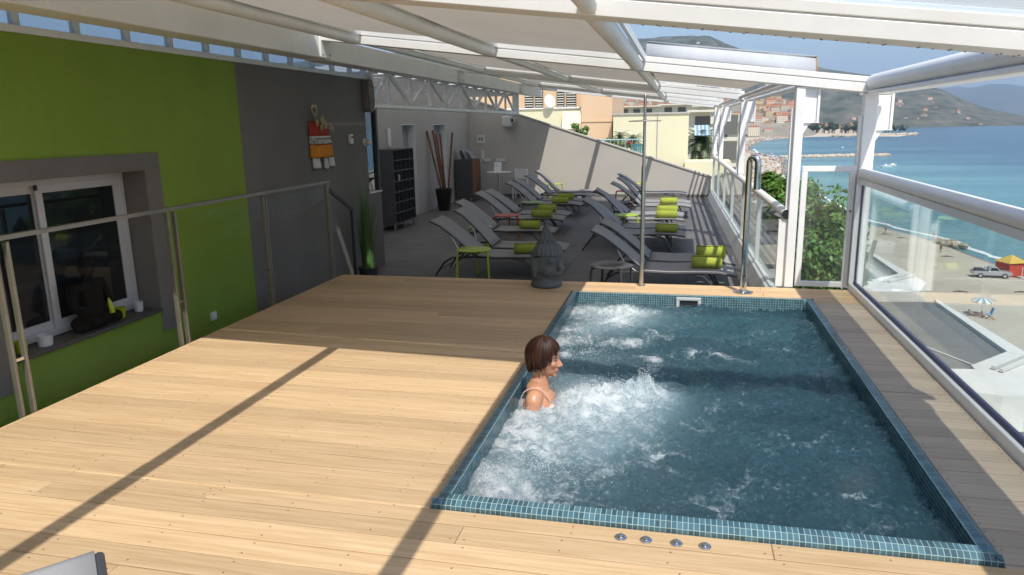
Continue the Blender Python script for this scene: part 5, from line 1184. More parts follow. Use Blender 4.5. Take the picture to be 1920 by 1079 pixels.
# palms and promenade trees
M_bark = mat('palm_bark', (.16, .12, .085), .9, var=.2, vs=3); M_frond = island_mat('palm_frond', (.055, .095, .03), .4, .5)
def make_palm(nm, h, n_, L_, lab, M_=M_frond):
    t = thing(nm, (0, 0, 0), lab, 'tree'); q = MB(); q.tube([(0, 0, 0), (.1, 0, h * .5), (.05, .08, h)], [h * .035, h * .026, h * .03], 8); q.build('trunk', M_bark, t)
    q = MB(); rp_ = random.Random(3)
    for k in range(n_):
        a = 2 * math.pi * k * .382; el = R(70 - 105 * k / n_); dv = Vector((math.cos(a), math.sin(a), 0)); sd_ = Vector((-math.sin(a), math.cos(a), 0)); p = Vector((.05, .08, h)); el_ = el; sp_ = []
        for i in range(7): sp_.append(p.copy()); p = p + (dv * math.cos(el_) + Vector((0, 0, math.sin(el_)))) * (L_ / 6); el_ -= R(15)
        for i in range(1, 7):
            for s in (-1, 1):
                for f in (0, .5):
                    c_ = sp_[i - 1].lerp(sp_[i], f); ln = L_ * .28 * (1 - abs(i / 6 - .45)) ; d_ = (sp_[i] - sp_[i - 1]).normalized(); tip_ = c_ + sd_ * s * ln * .8 + d_ * ln * .55 - Vector((0, 0, ln * .25)); q.add([c_, c_ + d_ * L_ * .075, tip_], [(0, 1, 2)])
    tag(q.build('crown', M_, t), kind='stuff'); return t
palm = make_palm('palm_tree', 9.0, 18, 3.6, 'palm tree in the row along the beach promenade'); first = True
for k in range(34):
    y = 470 + k * 17 + rt.uniform(-6, 6); x = shore_x(y) - rt.uniform(38, 60); place_copy(palm, first, (x, y, BZ), rt.uniform(0, 6), group='palms along the promenade', scale=rt.uniform(.9, 1.4)); first = False
def leaf_cloud(q, c, rad, n_, ls, rng, clumps=14):
    cl = []
    for k in range(clumps):
        v = Vector((rng.gauss(0, 1), rng.gauss(0, 1), rng.gauss(0, 1))).normalized() * rng.uniform(.45, .95); cl.append((Vector((c[0] + v.x * rad[0], c[1] + v.y * rad[1], c[2] + v.z * rad[2])), rng.uniform(.28, .5)))
    for k in range(n_):
        cc, cr = rng.choice(cl); v = Vector((rng.gauss(0, 1), rng.gauss(0, 1), rng.gauss(0, 1))); v = v.normalized() * rng.random() ** .4 * cr; p = cc + Vector((v.x * rad[0], v.y * rad[1], v.z * rad[2]))
        nrm = (v.normalized() + Vector((rng.gauss(0, .5), rng.gauss(0, .5), rng.gauss(0, .5) + .5))).normalized(); u = nrm.orthogonal().normalized(); u = Matrix.Rotation(rng.uniform(0, 6.28), 3, nrm) @ u; w = nrm.cross(u); s_ = ls * rng.uniform(.6, 1.3)
        q.add([p - u * s_, p - u * s_ * .2 + w * s_ * .42, p + u * s_, p - u * s_ * .2 - w * s_ * .42], [(0, 1, 2, 3)])
def leaf_mat(name, c, amp=.4):
    m = bpy.data.materials.new(name); m.use_nodes = True; N = m.node_tree.nodes; L = m.node_tree.links; p_ = N['Principled BSDF']; g = N.new('ShaderNodeNewGeometry'); hs = N.new('ShaderNodeHueSaturation'); hs.inputs['Color'].default_value = (*c, 1)
    mr = N.new('ShaderNodeMapRange'); mr.inputs['To Min'].default_value = 1 - amp; mr.inputs['To Max'].default_value = 1 + amp; L.new(g.outputs['Random Per Island'], mr.inputs[0]); L.new(mr.outputs[0], hs.inputs['Value'])
    m2 = N.new('ShaderNodeMapRange'); m2.inputs['To Min'].default_value = .47; m2.inputs['To Max'].default_value = .53; L.new(g.outputs['Random Per Island'], m2.inputs[0]); L.new(m2.outputs[0], hs.inputs['Hue'])
    tl = N.new('ShaderNodeBsdfTranslucent'); mx = N.new('ShaderNodeMixShader'); mx.inputs[0].default_value = .35; L.new(hs.outputs[0], p_.inputs['Base Color']); L.new(hs.outputs[0], tl.inputs[0]); p_.inputs['Roughness'].default_value = .4
    L.new(p_.outputs[0], mx.inputs[1]); L.new(tl.outputs[0], mx.inputs[2]); L.new(mx.outputs[0], N['Material Output'].inputs[0]); return m
M_leaf = leaf_mat('glossy_leaf', (.115, .225, .04)); M_leaf2 = leaf_mat('park_leaf', (.05, .085, .03))
def make_round(nm, lab):
    t = thing(nm, (0, 0, 0), lab, 'tree'); q = MB(); q.tube([(0, 0, 0), (.1, 0, 3)], [.3, .2], 8); q.build('trunk', M_bark, t); q = MB(); leaf_cloud(q, (0, 0, 5.2), (4.2, 4.2, 3), 420, .55, random.Random(4)); tag(q.build('crown', M_leaf2, t), kind='stuff'); return t
rtree = make_round('round_tree', 'dark round-crowned tree between the houses and the beach'); first = True
for k in range(46):
    y = rt.uniform(180, 1230); x = shore_x(min(y, 1190)) - rt.uniform(55, 150)
    if y < 520: x = shore_x(y) - rt.uniform(75, 140)
    place_copy(rtree, first, (x, y, BZ), rt.uniform(0, 6), group='round trees behind the beach', scale=rt.uniform(.9, 1.7)); first = False
for k in range(30):
    x_ = 1505 + k * 6.3 + rt.uniform(-5, 5); p = at(x_, 250.5, 'z', BZ); place_copy(rtree, False, p, rt.uniform(0, 6), 'dark round-crowned tree on the promontory beyond the bay', 'trees on the promontory', rt.uniform(1.6, 2.6))
# crowd, parasols and boats on the beach
q = MB()
for k in range(950):
    y = rt.uniform(240, 1150); x = shore_x(y) - abs(rt.gauss(4, 16)) - 3; z = BZ if shore_x(y) - x > 8 else BZ - .4
    if rt.random() < .12:
        r_ = rt.uniform(.9, 1.3); n0 = 8; q.add([(x, y, z + 2.3)] + [(x + r_ * math.cos(2 * math.pi * i / n0), y + r_ * math.sin(2 * math.pi * i / n0), z + 1.9) for i in range(n0)], [(0, 1 + i, 1 + (i + 1) % n0) for i in range(n0)])
    else:
        q.obox((x, y, z + .35), (rt.uniform(.4, .7), rt.uniform(.5, 1.7), rt.uniform(.3, 1.4)), Matrix.Rotation(rt.uniform(0, 3), 3, 'Z'))
m = bpy.data.materials.new('crowd_colours'); m.use_nodes = True; N = m.node_tree.nodes; L = m.node_tree.links; g = N.new('ShaderNodeNewGeometry'); r_ = N.new('ShaderNodeValToRGB'); r_.color_ramp.interpolation = 'CONSTANT'
for i, c_ in enumerate([(.45, .30, .22), (.6, .58, .55), (.16, .16, .20), (.5, .36, .3), (.42, .33, .26), (.15, .3, .45), (.7, .68, .64), (.45, .25, .17), (.55, .35, .05)]):
    el = r_.color_ramp.elements[i] if i < 2 else r_.color_ramp.elements.new(.5); el.position = i / 9; el.color = (*c_, 1)
L.new(g.outputs['Random Per Island'], r_.inputs[0]); L.new(r_.outputs[0], N['Principled BSDF'].inputs['Base Color'])
tag(q.build('beach_crowd', m), 'dense crowd of bathers and parasols on the far beach', 'crowd', kind='stuff')
def boat(p, s_, rz_, lab):
    t = thing('motor_boat', p, lab, 'boat', 'boats in the bay'); t.rotation_euler = (0, 0, rz_)
    q = MB(); q.v = []; pr = [(-1, .34), (-.3, .38), (.45, .30), (1.05, 0)]; up = [(x * 3 * s_, y * 3 * s_, .75 * s_) for x, y in pr] + [(x * 3 * s_, -y * 3 * s_, .75 * s_) for x, y in pr[-2::-1]]; lo = [(x * .9, y * .75, .0) for x, y, z in up]; n_ = len(up)
    q.add([p + Vector(v) for v in up + lo], [tuple(range(n_)), tuple(range(2 * n_ - 1, n_ - 1, -1))] + [(i, (i + 1) % n_, n_ + (i + 1) % n_, n_ + i) for i in range(n_)]); q.build('hull', M_white, t)
    q = MB(); q.box(p.x - .9 * s_, p.x + .7 * s_, p.y - .6 * s_, p.y + .6 * s_, p.z + .75 * s_, p.z + 1.5 * s_); c_ = q.build('cabin', M_white, t); q = MB(); q.box(p.x - .2 * s_, p.x + .715 * s_, p.y - .615 * s_, p.y + .615 * s_, p.z + 1.0 * s_, p.z + 1.35 * s_); q.build('windscreen', M_pane, c_)
boat(at(1662, 313, 'z', SZ), .9, .2, 'small white motor boat anchored off the breakwater'); boat(at(1674, 311, 'z', SZ), .9, .6, 'second small white motor boat beside the anchored one'); boat(at(1580, 278, 'z', SZ), .8, 1.0, 'tiny white boat inside the curve of the bay')

for k in range(9):
    p = at(1500 + k * 14 + rt.uniform(-4, 4), 249, 'z', BZ); place_copy(ht[1], False, p, rt.uniform(-.3, .3), 'cream villa with terracotta roof among the promontory trees', 'villas on the promontory', rt.uniform(.7, 1.0))
# ================================================================ NEIGHBOURS
M_cream = mat('cream_render', (.66, .62, .42), .9, c2=(.72, .68, .48), vs=.25, bump=.1, bs=6)
M_apri = mat('apricot_render', (.64, .45, .29), .9, c2=(.68, .49, .32), vs=.25)
def pbox(px0, px1, py0, py1, Y, dep):   # wall face seen between two pixels, at depth Y
    a = at(px0, py0, 'y', Y); c_ = at(px1, py1, 'y', Y); return a.x, c_.x, Y, Y + dep, c_.z, a.z
cr_ = thing('cream_house', (-.5, 36, -12), 'plain cream house wall beyond the sloping end wall', 'house')
x0, x1, y0, y1, z0, z1 = pbox(1150, 1288, 216, 330, 36, 9)
q = MB(); q.box(x0, x1, y0, y1, -12, z1); q.build('wall', M_cream, cr_)
q = MB(); q.box(x0 - .06, x1 + .06, y0 - .06, y1, z1 + .001, z1 + .08); q.build('roof_edge', mat('pale_coping', (.46, .43, .39), .8), cr_)
xj = at(1232, 260, 'y', 36).x
q = MB(); q.box(xj - .02, xj + .02, y0 - .03, y0 - .001, -3, z1 - .01); q.build('downpipe', mat('grey_batten', (.34, .33, .33), .6), cr_)
x0b, x1b, *_r = pbox(1284, 1345, 302, 330, 34, 3); z1b = at(1300, 303, 'y', 34).z
q = MB(); q.box(x0b, x1b + .6, 34, 35.9, -12, z1b); q.build('terrace_wall', M_cream, cr_)
ap = thing('apricot_house', (-4.5, 38, -12), 'apricot apartment house with cream balcony and satellite dish behind the end wall', 'house')
x0, x1, y0, y1, z0, z1 = pbox(1090, 1147, 150, 262, 37, 8)
q = MB(); q.box(x0, x1, y0, y1, -12, z1); q.build('tower_wall', M_apri, ap)
q = MB(); zz = at(1110, 229, 'y', 37).z; q.box(x0 - .01, x1 + .02, y0 - .04, y0 - .001, zz, zz + .06); q.build('string_course', M_apri, ap)
xl, xr, _a, _b, zb, zt = pbox(860, 1090, 150, 300, 40, 6)
q = MB(); q.box(xl, x0 - .002, 40, 46, -12, zt); q.build('wing_wall', M_apri, ap)
xl2, xr2, _a, _b, zb2, zt2 = pbox(880, 1088, 208, 242, 37.4, 2.5)
q = MB(); q.box(xl2, xr2, 37.4, 37.55, zb2 - 1, zt2); bal = q.build('balcony_parapet', M_cream, ap)
q = MB(); q.box(xl2, xr2, 37.551, 39.99, zb2 - .2, zb2); q.build('balcony_floor', M_cream, bal)
q = MB(); q.box(xl2 - .02, xr2 + .02, 37.33, 37.62, zt2 + .001, zt2 + .07); q.build('parapet_cap', M_white, bal)
for (a, c_) in ((984, 1000), (1003, 1018), (1044, 1058), (1062, 1080)):
    X0, X1, _1, _2, Z0, Z1 = pbox(a, c_, 165, 206, 39.9, .05); q = MB(); q.box(X0, X1, 39.93, 39.998, Z0, Z1); w_ = q.build('window', M_pane, ap)
    for k in range(9): q = MB(); zz = Z0 + (Z1 - Z0) * (k + .3) / 9; q.box(X0 + .02, X1 - .02, 39.88, 39.925, zz, zz + .055); q.build('shutter_slat', mat('white_shutter', (.6, .62, .58), .6), w_)
X0, X1, _1, _2, Z0, Z1 = pbox(1055, 1089, 209, 242, 37.1, .1); q = MB(); q.add([(X0, 37.2, Z1), (X1, 37.2, Z1), (X1 + .02, 36.75, Z0), (X0, 36.75, Z0)], [(0, 1, 2, 3)]); q.build('awning', M_cream, ap, solid=.03)
dsh = thing('satellite_dish', at(1030, 206, 'y', 37.45), 'white satellite dish on the cream balcony of the apricot house', 'satellite dish'); dc = at(1030, 191, 'y', 37.3)
q = MB(); rows_ = []
for i in range(7):
    r_ = .36 * i / 6; rows_.append([dc + Matrix.Rotation(R(35), 3, 'Z') @ Matrix.Rotation(R(72), 3, 'X') @ Vector((r_ * .85 * math.cos(2 * math.pi * k / 24), r_ * math.sin(2 * math.pi * k / 24), .35 * r_ * r_ * 1.6)) for k in range(25)])
q.sheet(rows_); q.build('dish', M_white, dsh, smooth='all', solid=.015)
q = MB(); q.tube([dc, Vector((dc.x, 37.47, dc.z - .1)), Vector((dc.x, 37.47, zt2 + .0715))], .025, 8); q.build('mast', M_dullsteel, dsh)
# railing, planters and shrubs on the neighbouring terrace
nt = thing('terrace_railing', at(1160, 264, 'y', 31), 'thin pale railing of the next terrace behind the end wall', 'railing'); a = at(1118, 263, 'y', 31); c_ = at(1200, 262, 'y', 31)
q = MB(); q.tube([a, c_], .03, 8); q.build('top_rail', mat('teal_rail', (.30, .45, .45), .5), nt)
for k in range(7): p = a.lerp(c_, k / 6); q = MB(); q.tube([p - Vector((0, 0, 1)), p], .018, 6); q.build('baluster', MATS['teal_rail'], nt)
gb = thing('teal_fence', at(1195, 292, 'y', 30), 'teal slatted panel at the end of the next terrace', 'fence'); X0, X1, _1, _2, Z0, Z1 = pbox(1183, 1206, 270, 300, 30, .1)
for k in range(7): q = MB(); xx = X0 + (X1 - X0) * k / 7; q.box(xx, xx + (X1 - X0) / 10, 30, 30.05, Z0 - .6, Z1); q.build('slat', mat('teal_paint', (.05, .20, .20), .5), gb)
for zz in (Z0 + .1, Z1 - .1): q = MB(); q.box(X0, X1, 30.051, 30.08, zz, zz + .06); q.build('rail', MATS['teal_paint'], gb)
nb_ = MB(); nb_.box(-7.5, 2.2, 26, 35.8, -12, -.95); tag(nb_.build('next_terrace', mat('terrace_concrete', (.42, .40, .36), .9, var=.1, vs=.5)), 'concrete terrace of the neighbouring house behind the end wall', 'terrace')
def shrub(nm, px_, py_, Y, rad, n_, ls, lab, M_=None, base=-.95):
    p = at(px_, py_, 'y', Y); t = thing(nm, (p.x, Y, base), lab, 'shrub'); q = MB(); q.tube([(p.x, Y, base), (p.x, Y, p.z)], [.04, .03], 6); q.build('stem', M_bark, t)
    q = MB(); leaf_cloud(q, p, rad, n_, ls, random.Random(int(px_)), 8); tag(q.build('crown', M_ or M_leaf, t), kind='stuff')
shrub('leafy_shrub', 1086, 244, 33, (.42, .4, .45), 500, .10, 'bright green shrub against the apricot house corner')
shrub('flowering_shrub', 1183, 272, 30.4, (.22, .2, .18), 220, .06, 'red flowering plant by the teal panel', leaf_mat('red_petal', (.35, .07, .05)))
shrub('flowering_shrub', 1178, 288, 29.5, (.12, .1, .12), 120, .05, 'small yellow flowering plant below the red one', leaf_mat('yellow_petal', (.6, .45, .04)))
shrub('spiky_plant', 1150, 270, 31.5, (.75, .3, .28), 500, .10, 'row of pale grasses behind the terrace railing', leaf_mat('pale_blade', (.22, .26, .12)))
yp = make_palm('yucca', 1.9, 26, .75, 'spiky palm in front of the cream house wall'); yp.location = (at(1185, 262, 'y', 33).x, 33, -.95); 
yp2 = make_palm('yucca', 2.1, 22, .6, 'dark leafy palm beside the apricot house edge'); yp2.location = (at(1160, 262, 'y', 32.5).x, 32.5, -.95)
yp3 = make_palm('date_palm', 9.0, 34, 2.6, 'large date palm beyond the cream house, near the balconies'); p = at(1313, 268, 'y', 62); yp3.location = (p.x, 62, p.z - 9.0)
X0, X1, _1, _2, Z0, Z1 = pbox(1303, 1332, 236, 254, 60, .1); aw = thing('blue_awning', (X0, 60, Z0), 'blue striped awning on the pale block with balconies', 'awning')
for k in range(8): q = MB(); w_ = (X1 - X0) / 8; q.add([(X0 + k * w_, 63, Z1), (X0 + k * w_ + w_ * .98, 63, Z1), (X0 + k * w_ + w_ * .98, 60, Z0), (X0 + k * w_, 60, Z0)], [(0, 1, 2, 3)]); q.build('stripe', mat('awning_blue', (.16, .28, .36), .8) if k % 2 else mat('awning_pale', (.42, .5, .52), .8), aw, solid=.05)
# ---- tree beyond the gate
tr_ = thing('leafy_tree', (3.6, 9.6, -9), 'bushy green tree rising behind the glass gate', 'tree')
q = MB(); q.tube([(3.7, 9.7, -9), (3.6, 9.6, -3), (3.35, 9.3, -1.2), (3.3, 9.2, -.3)], [.16, .13, .09, .04], 9); q.tube([(3.5, 9.45, -2), (3.0, 9.5, -.6), (2.9, 9.6, .4)], [.08, .06, .03], 7); q.tube([(3.4, 9.35, -1.5), (3.9, 8.9, -.6), (4.0, 8.8, 0)], [.07, .05, .03], 7); q.build('trunk', M_bark, tr_, smooth=True)
q = MB(); rg = random.Random(21)
leaf_cloud(q, (3.42, 9.3, -.35), (.60, .6, .95), 8500, .062, rg, 34); leaf_cloud(q, (2.78, 9.65, .50), (.48, .45, .66), 6600, .062, rg, 20); leaf_cloud(q, (3.5, 9.2, -1.9), (.8, .7, .8), 5200, .07, rg, 22)
tag(q.build('crown', M_leaf, tr_), kind='stuff')
# ---- white stepped terraces below the railing
LZ = -4.5
lt = thing('stepped_terraces', (10, 20, -12), 'white stepped roof terraces with grey floors below the pool railing', 'building')
def L_(px_, py_, z=LZ): return at(px_, py_, 'z', z)
M_conc = mat('white_concrete', (.60, .59, .56), .85, c2=(.68, .67, .64), vs=.6, bump=.05, bs=8); M_roofg = mat('grey_roofing', (.13, .135, .135), .85, c2=(.17, .172, .17), vs=.5)
ca = L_(1888, 659); cb_ = L_(1685, 513); stp = cb_ - ca      # same inner corner on two terraces
def terrace(off, lab_):
    def P(px_, py_): return L_(px_, py_) + off
    outer0, outer1 = P(1752, 559), P(1935, 668); in0, in1, in2, in3 = P(1757, 567), P(1888, 659), P(1821, 685), P(1828, 692)
    q = MB()
    def slab(pts, z0, z1): n_ = len(pts); q.add([(p.x, p.y, z0) for p in pts] + [(p.x, p.y, z1) for p in pts], [tuple(range(n_ - 1, -1, -1)), tuple(range(n_, 2 * n_))] + [(i, (i + 1) % n_, n_ + (i + 1) % n_, n_ + i) for i in range(n_)])
    slab([outer0, outer1, P(1990, 700), in1, in0], LZ - .9, LZ); q.build('parapet', M_conc, lt)
    q = MB(); slab([in1, P(1990, 700), P(1990, 742), P(1880, 742), P(1700, 722), P(1690, 690), in3, in2], LZ - .9, LZ - .004); q.build('platform', M_conc, lt)
    q = MB(); slab([P(1540, 560), P(1757, 560), P(1895, 659), P(1835, 700), P(1560, 700)], LZ - .2, LZ - .12); q.build('grey_floor', M_roofg, lt)
    a, c2_ = P(1862, 694), P(1925, 668)
    for k in (0, 1): q = MB(); o_ = Vector((.10, -.20, 0)) * k; q.bar(a + o_ + Vector((0, 0, .06)), c2_ + o_ + Vector((0, 0, .06)), .10, .08); q.build('coping_bar', M_conc, lt)
    a, c2_ = P(1690, 627), P(1840, 684); q = MB(); q.bar(a + Vector((0, 0, -.10)), c2_ + Vector((0, 0, -.10)), .05, .03); q.build('seam', M_conc, lt)
terrace(Vector((0, 0, 0)), ''); terrace(Vector((stp.x, stp.y, 0)), '')
terrace(Vector((stp.x, stp.y, 0)) * 2, '')
def slabz(nm, pts, z0, z1, mt):
    q = MB(); n_ = len(pts); q.add([(p.x, p.y, z0) for p in pts] + [(p.x, p.y, z1) for p in pts], [tuple(range(n_ - 1, -1, -1)), tuple(range(n_, 2 * n_))] + [(i, (i + 1) % n_, n_ + (i + 1) % n_, n_ + i) for i in range(n_)]); return q.build(nm, mt, lt)
slabz('lower_floor', [L_(1770, 728, -5.6), L_(2050, 745, -5.6), L_(2250, 1000, -5.6), L_(1930, 1000, -5.6)], -5.9, -5.6, M_conc)
slabz('step_wall', [L_(1868, 728), L_(1892, 742), L_(1875, 800), L_(1846, 790)], -5.59, LZ - .6, M_conc)
slabz('podium', [Vector((4.2, -14, 0)), Vector((9.5, -14, 0)), Vector((9.5, 40, 0)), Vector((4.2, 40, 0))], -22, -6.2, M_conc)
# ================================================================ ON THE BEACH
def truck(p, rz_):
    t = thing('pickup_truck', (0, 0, 0), 'silver pickup truck parked on the sand beside the red tent', 'truck')
    M_sv = mat('silver_paint', (.50, .51, .52), .3, .5); M_ty = mat('tyre', (.02, .02, .02), .8)
    side = [(-2.6, .55), (-2.6, 1.02), (-.6, 1.02), (1.1, 1.02), (2.35, .95), (2.6, .80), (2.62, .5), (2.2, .42), (-2.5, .42)]
    q = MB(); q.prism(side, lambda a, c_, s: (a, s, c_), -.88, .88); q.build('body', M_sv, t, bevel=.05, bseg=2)
    q = MB(); q.prism([(-.55, 1.021), (-.42, 1.66), (.55, 1.68), (1.15, 1.05), (1.1, 1.021)], lambda a, c_, s: (a, s, c_), -.76, .76); cab = q.build('cab', M_sv, t, bevel=.05, bseg=2)
    for s in (-1, 1): q = MB(); q.prism([(-.32, 1.10), (-.26, 1.56), (.50, 1.57), (.92, 1.12)], lambda a, c_, y_: (a, y_, c_), s * .761, s * .775); q.build('side_window', M_pane, cab)
    q = MB(); q.add([(.62, -.66, 1.62), (.62, .66, 1.62), (1.13, .70, 1.09), (1.13, -.70, 1.09)], [(0, 1, 2, 3)]); q.v = [v + Vector((.02, 0, .02)) for v in q.v]; q.build('windscreen', M_pane, cab)
    q = MB(); q.box(-2.5, -.65, -.76, .76, 1.021, 1.05); q.build('load_bed', M_black, t)
    for y_ in (-.7, .7): q = MB(); q.tube([(-.75, y_, 1.05), (-.75, y_ * .95, 1.62)], .035, 6); q.build('roll_bar', M_black, t)
    q = MB(); q.box(-2.3, -1.2, -.5, .4, 1.051, 1.4); tag(q.build('cargo', mat('dark_gear', (.05, .06, .08), .8), t))
    for x in (-1.6, 1.65):
        for s in (-1, 1):
            q = MB(); q.tube([(x, s * .70, .38), (x, s * .92, .38)], .38, 18); w_ = q.build('wheel', M_ty, t, smooth=True); q = MB(); q.tube([(x, s * .921, .38), (x, s * .935, .38)], .22, 12); q.build('rim', M_sv, w_)
    for s in (-1, 1): q = MB(); q.box(2.59, 2.635, s * .72 - .13, s * .72 + .13, .74, .88); q.build('headlight', mat('lamp_lens', (.7, .7, .68), .1), t); q = MB(); q.box(-2.63, -2.601, s * .78 - .07, s * .78 + .07, .75, .98); q.build('tail_light', mat('red_lens', (.35, .02, .02), .2), t)
    t.location = p; t.rotation_euler = (0, 0, rz_)
truck(at(1857, 520, 'z', BZ), R(-4))
tp = at(1893, 515, 'z', BZ); tn = thing('beach_tent', tp, 'red beach tent with a yellow pyramid roof', 'tent'); rm = Matrix.Rotation(R(20), 3, 'Z')
q = MB(); w_ = 1.4; vv = [tp + rm @ Vector((sx * w_, sy * w_, z)) for z in (0, 2.0) for sx, sy in ((-1, -1), (1, -1), (1, 1), (-1, 1))]
q.add(vv, [(0, 1, 5, 4), (1, 2, 6, 5), (2, 3, 7, 6), (3, 0, 4, 7)]); q.build('walls', mat('red_canvas', (.55, .065, .03), .8), tn, solid=.03)
q = MB(); w_ = 1.6; vv = [tp + rm @ Vector((sx * w_, sy * w_, 2.01)) for sx, sy in ((-1, -1), (1, -1), (1, 1), (-1, 1))] + [tp + Vector((0, 0, 3.1))]; q.add(vv, [(0, 1, 4), (1, 2, 4), (2, 3, 4), (3, 0, 4)]); q.build('roof', mat('yellow_canvas', (.58, .38, .06), .8), tn, solid=.03)
a = at(1905, 522, 'z', BZ); fn = thing('red_windbreak', a, 'low red barrier netting beside the beach tent', 'barrier')
for k in range(4): q = MB(); q.tube([a + Vector((k * 1.5 + .9, .4, 0)), a + Vector((k * 1.5 + .9, .4, 1.6))], .05, 6); q.build('pole', M_white, fn)
q = MB(); q.box(a.x + .9, a.x + 5.4, a.y + .46, a.y + .48, BZ + .2, BZ + 1.2); q.build('netting', MATS['red_canvas'], fn)
up = at(1839, 592, 'z', BZ); um = thing('beach_umbrella', up, 'blue and white striped beach umbrella on the sand', 'umbrella')
q = MB(); q.tube([up, up + Vector((0, 0, 2.2))], .025, 8); q.build('pole', M_white, um)
for k in range(16):
    a0, a1 = 2 * math.pi * k / 16, 2 * math.pi * (k + 1) / 16; q = MB(); c_ = up + Vector((0, 0, 2.25))
    def U(a, r, z): return up + Vector((r * math.cos(a), r * math.sin(a), z))
    q.add([c_, U(a0, .6, 2.12), U(a1, .6, 2.12), U(a0, 1.15, 1.85), U(a1, 1.15, 1.85), U(a0, 1.16, 1.72), U(a1, 1.16, 1.72)], [(0, 1, 2), (1, 3, 4, 2), (3, 5, 6, 4)]); q.build('panel', mat('umbrella_blue', (.12, .27, .33), .8) if k % 2 else mat('umbrella_white', (.66, .68, .66), .8), um)
bc = up + Vector((1.0, -.2, 0)); bch = thing('beach_chair', bc, 'pale blue folding beach chair under the striped umbrella', 'chair')
q = MB(); q.obox(bc + Vector((.1, 0, .62)), (.06, .62, .9), Matrix.Rotation(R(15), 3, 'Y')); q.build('backrest', mat('sky_canvas', (.16, .36, .62), .8), bch); q = MB(); q.obox(bc + Vector((-.22, 0, .30)), (.5, .6, .05)); q.build('seat', MATS['sky_canvas'], bch)
for sx in (-.4, .05):
    for sy in (-.27, .27): q = MB(); q.tube([bc + Vector((sx, sy, 0)), bc + Vector((sx, sy, .3))], .02, 6); q.build('leg', M_steel, bch)
def sunbather(p, rz_, lab, suit, skin):
    m = MB(); ro = Matrix.Rotation(rz_, 3, 'Z')
    def B(x, y, z): return p + ro @ Vector((x, y, z))
    cap(m, B(0, 0, .16), B(-.45, 0, .38), .14, .15); cap(m, B(-.5, 0, .46), B(-.56, 0, .56), .055, .055); m.ball(B(-.60, 0, .66), (.10, .085, .12))
    for s in (-1, 1):
        cap(m, B(.02, s * .10, .14), B(.48, s * .12, .36), .085, .06); cap(m, B(.48, s * .12, .36), B(.85, s * .12, .08), .055, .04); cap(m, B(.85, s * .12, .06), B(.98, s * .12, .10), .04, .03)
        cap(m, B(-.45, s * .19, .40), B(-.52, s * .26, .16), .05, .04); cap(m, B(-.52, s * .26, .16), B(-.70, s * .28, .05), .04, .03); m.ball(B(-.72, s * .28, .045), (.05, .04, .03))
    o = fuse(m, 'person', skin, None, .03, 2, Vector(p)); tag(o, lab, 'person', None)
    q = MB(); i0 = 0; q.tube([B(-.06, 0, .18), B(.10, 0, .17)], [.165, .16], 12); s_ = q.build('swimwear', suit, None, origin=tuple(p)); s_.parent = o; s_.location = (0, 0, 0)
    q = MB(); q.ball(B(-.62, 0, .70), (.108, .095, .10)); s_ = q.build('hair', mat('dark_hair', (.02, .014, .01), .6), None, origin=tuple(p), smooth='all'); s_.parent = o; s_.location = (0, 0, 0)
M_tan = mat('tanned_skin', (.36, .17, .10), .5)
sunbather(up + Vector((-.9, -.5, .01)), R(-30), 'sunbather in dark swimwear reclining beside the striped umbrella', mat('dark_gear', (.05, .06, .08), .8), M_tan); sunbather(up + Vector((.1, -1.5, .01)), R(-50), 'sunbather in white swimwear sitting near the blue beach chair', M_white, M_tan)
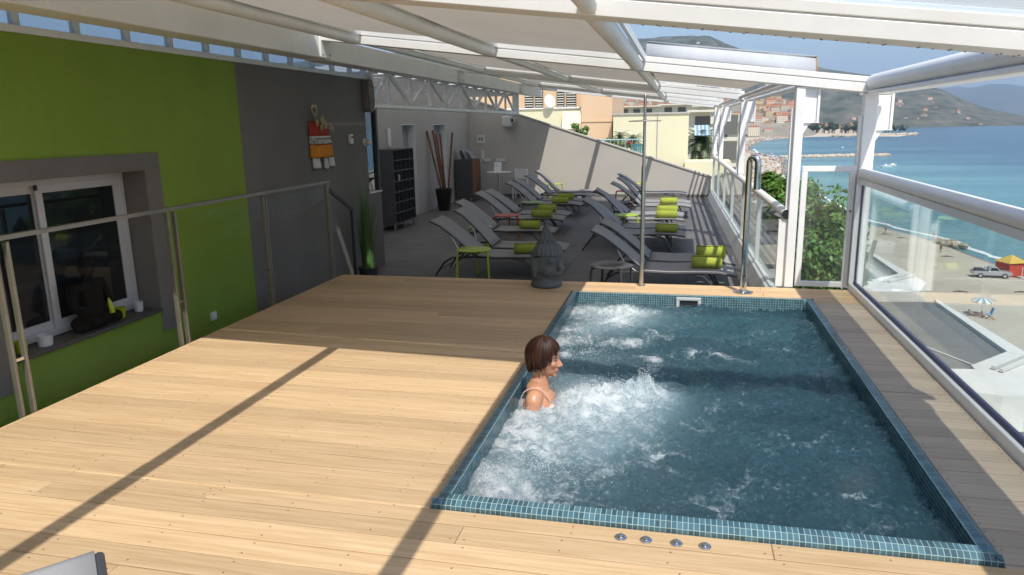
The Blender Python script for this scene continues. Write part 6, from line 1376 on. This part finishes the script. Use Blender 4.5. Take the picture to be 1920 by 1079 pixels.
def stander(p, lab, rz_, s_=1.0, src=None):
    m = MB(); ro = Matrix.Rotation(rz_, 3, 'Z')
    def B(x, y, z): return p + ro @ Vector((x, y, z)) * s_
    cap(m, B(0, 0, .92), B(0, 0, 1.32), .14, .16); m.ball(B(0, 0, 1.40), (.10, .19, .09)); cap(m, B(0, 0, 1.46), B(0, 0, 1.54), .055, .055); m.ball(B(.02, 0, 1.64), (.095, .08, .12))
    for s in (-1, 1): cap(m, B(0, s * .09, .9), B(.04, s * .10, .48), .085, .06); cap(m, B(.04, s * .10, .48), B(-.02, s * .11, .06), .055, .04); cap(m, B(-.02, s * .11, .05), B(.14, s * .12, .035), .04, .03); cap(m, B(0, s * .20, 1.36), B(.02, s * .27, 1.08), .048, .04); cap(m, B(.02, s * .27, 1.08), B(.12, s * .26, .86), .038, .03); m.ball(B(.13, s * .26, .82), (.04, .03, .05))
    o = fuse(m, 'person', M_tan, None, .03, 2, Vector(p)); tag(o, lab, 'person')
    q = MB(); q.tube([B(0, 0, .78), B(0, 0, .98)], [.16 * s_, .155 * s_], 12); k_ = q.build('swimwear', MATS['dark_gear'], None, origin=tuple(p)); k_.parent = o; k_.location = (0, 0, 0)
    q = MB(); q.ball(B(-.005, 0, 1.68), (.10, .088, .10)); k_ = q.build('hair', MATS['dark_hair'], None, origin=tuple(p), smooth='all'); k_.parent = o; k_.location = (0, 0, 0)
stander(at(1763, 474, 'z', BZ), 'bather in dark trunks standing alone on the dry sand', .4); stander(at(1750, 447, 'z', BZ - .4), 'bather in dark trunks standing at the waterline by the boulders', 1.2)
stander(at(1660, 437, 'z', BZ), 'bather in dark trunks standing on the sand near the driftwood', 2.0)
# scattered driftwood
for k, (px_, py_) in enumerate(((1800, 548), (1915, 549), (1660, 440), (1690, 447), (1775, 482))):
    p = at(px_, py_, 'z', BZ); q = MB()
    q.tube([p + Vector((-.9, 0, .08)), p + Vector((0, .15, .12)), p + Vector((1.0, -.1, .06))], [.06, .10, .04], 7); tag(q.build('driftwood', mat('grey_driftwood', (.16, .12, .09), .9)), 'dark piece of driftwood lying on the sand', 'driftwood', 'driftwood on the beach')
# ================================================================ HAZE
q = MB(); q.box(-6200, 17200, -4200, 17200, SZ - 3, 1150)
hz = tag(q.build('haze', None), kind='stuff')
m = bpy.data.materials.new('haze_air'); m.use_nodes = True; N = m.node_tree.nodes; L = m.node_tree.links; N.remove(N['Principled BSDF'])
pv = N.new('ShaderNodeVolumePrincipled'); pv.inputs['Color'].default_value = (.46, .66, .96, 1); pv.inputs['Density'].default_value = 0.000085; pv.inputs['Anisotropy'].default_value = 0.0
L.new(pv.outputs[0], N['Material Output'].inputs['Volume']); hz.data.materials.append(m)
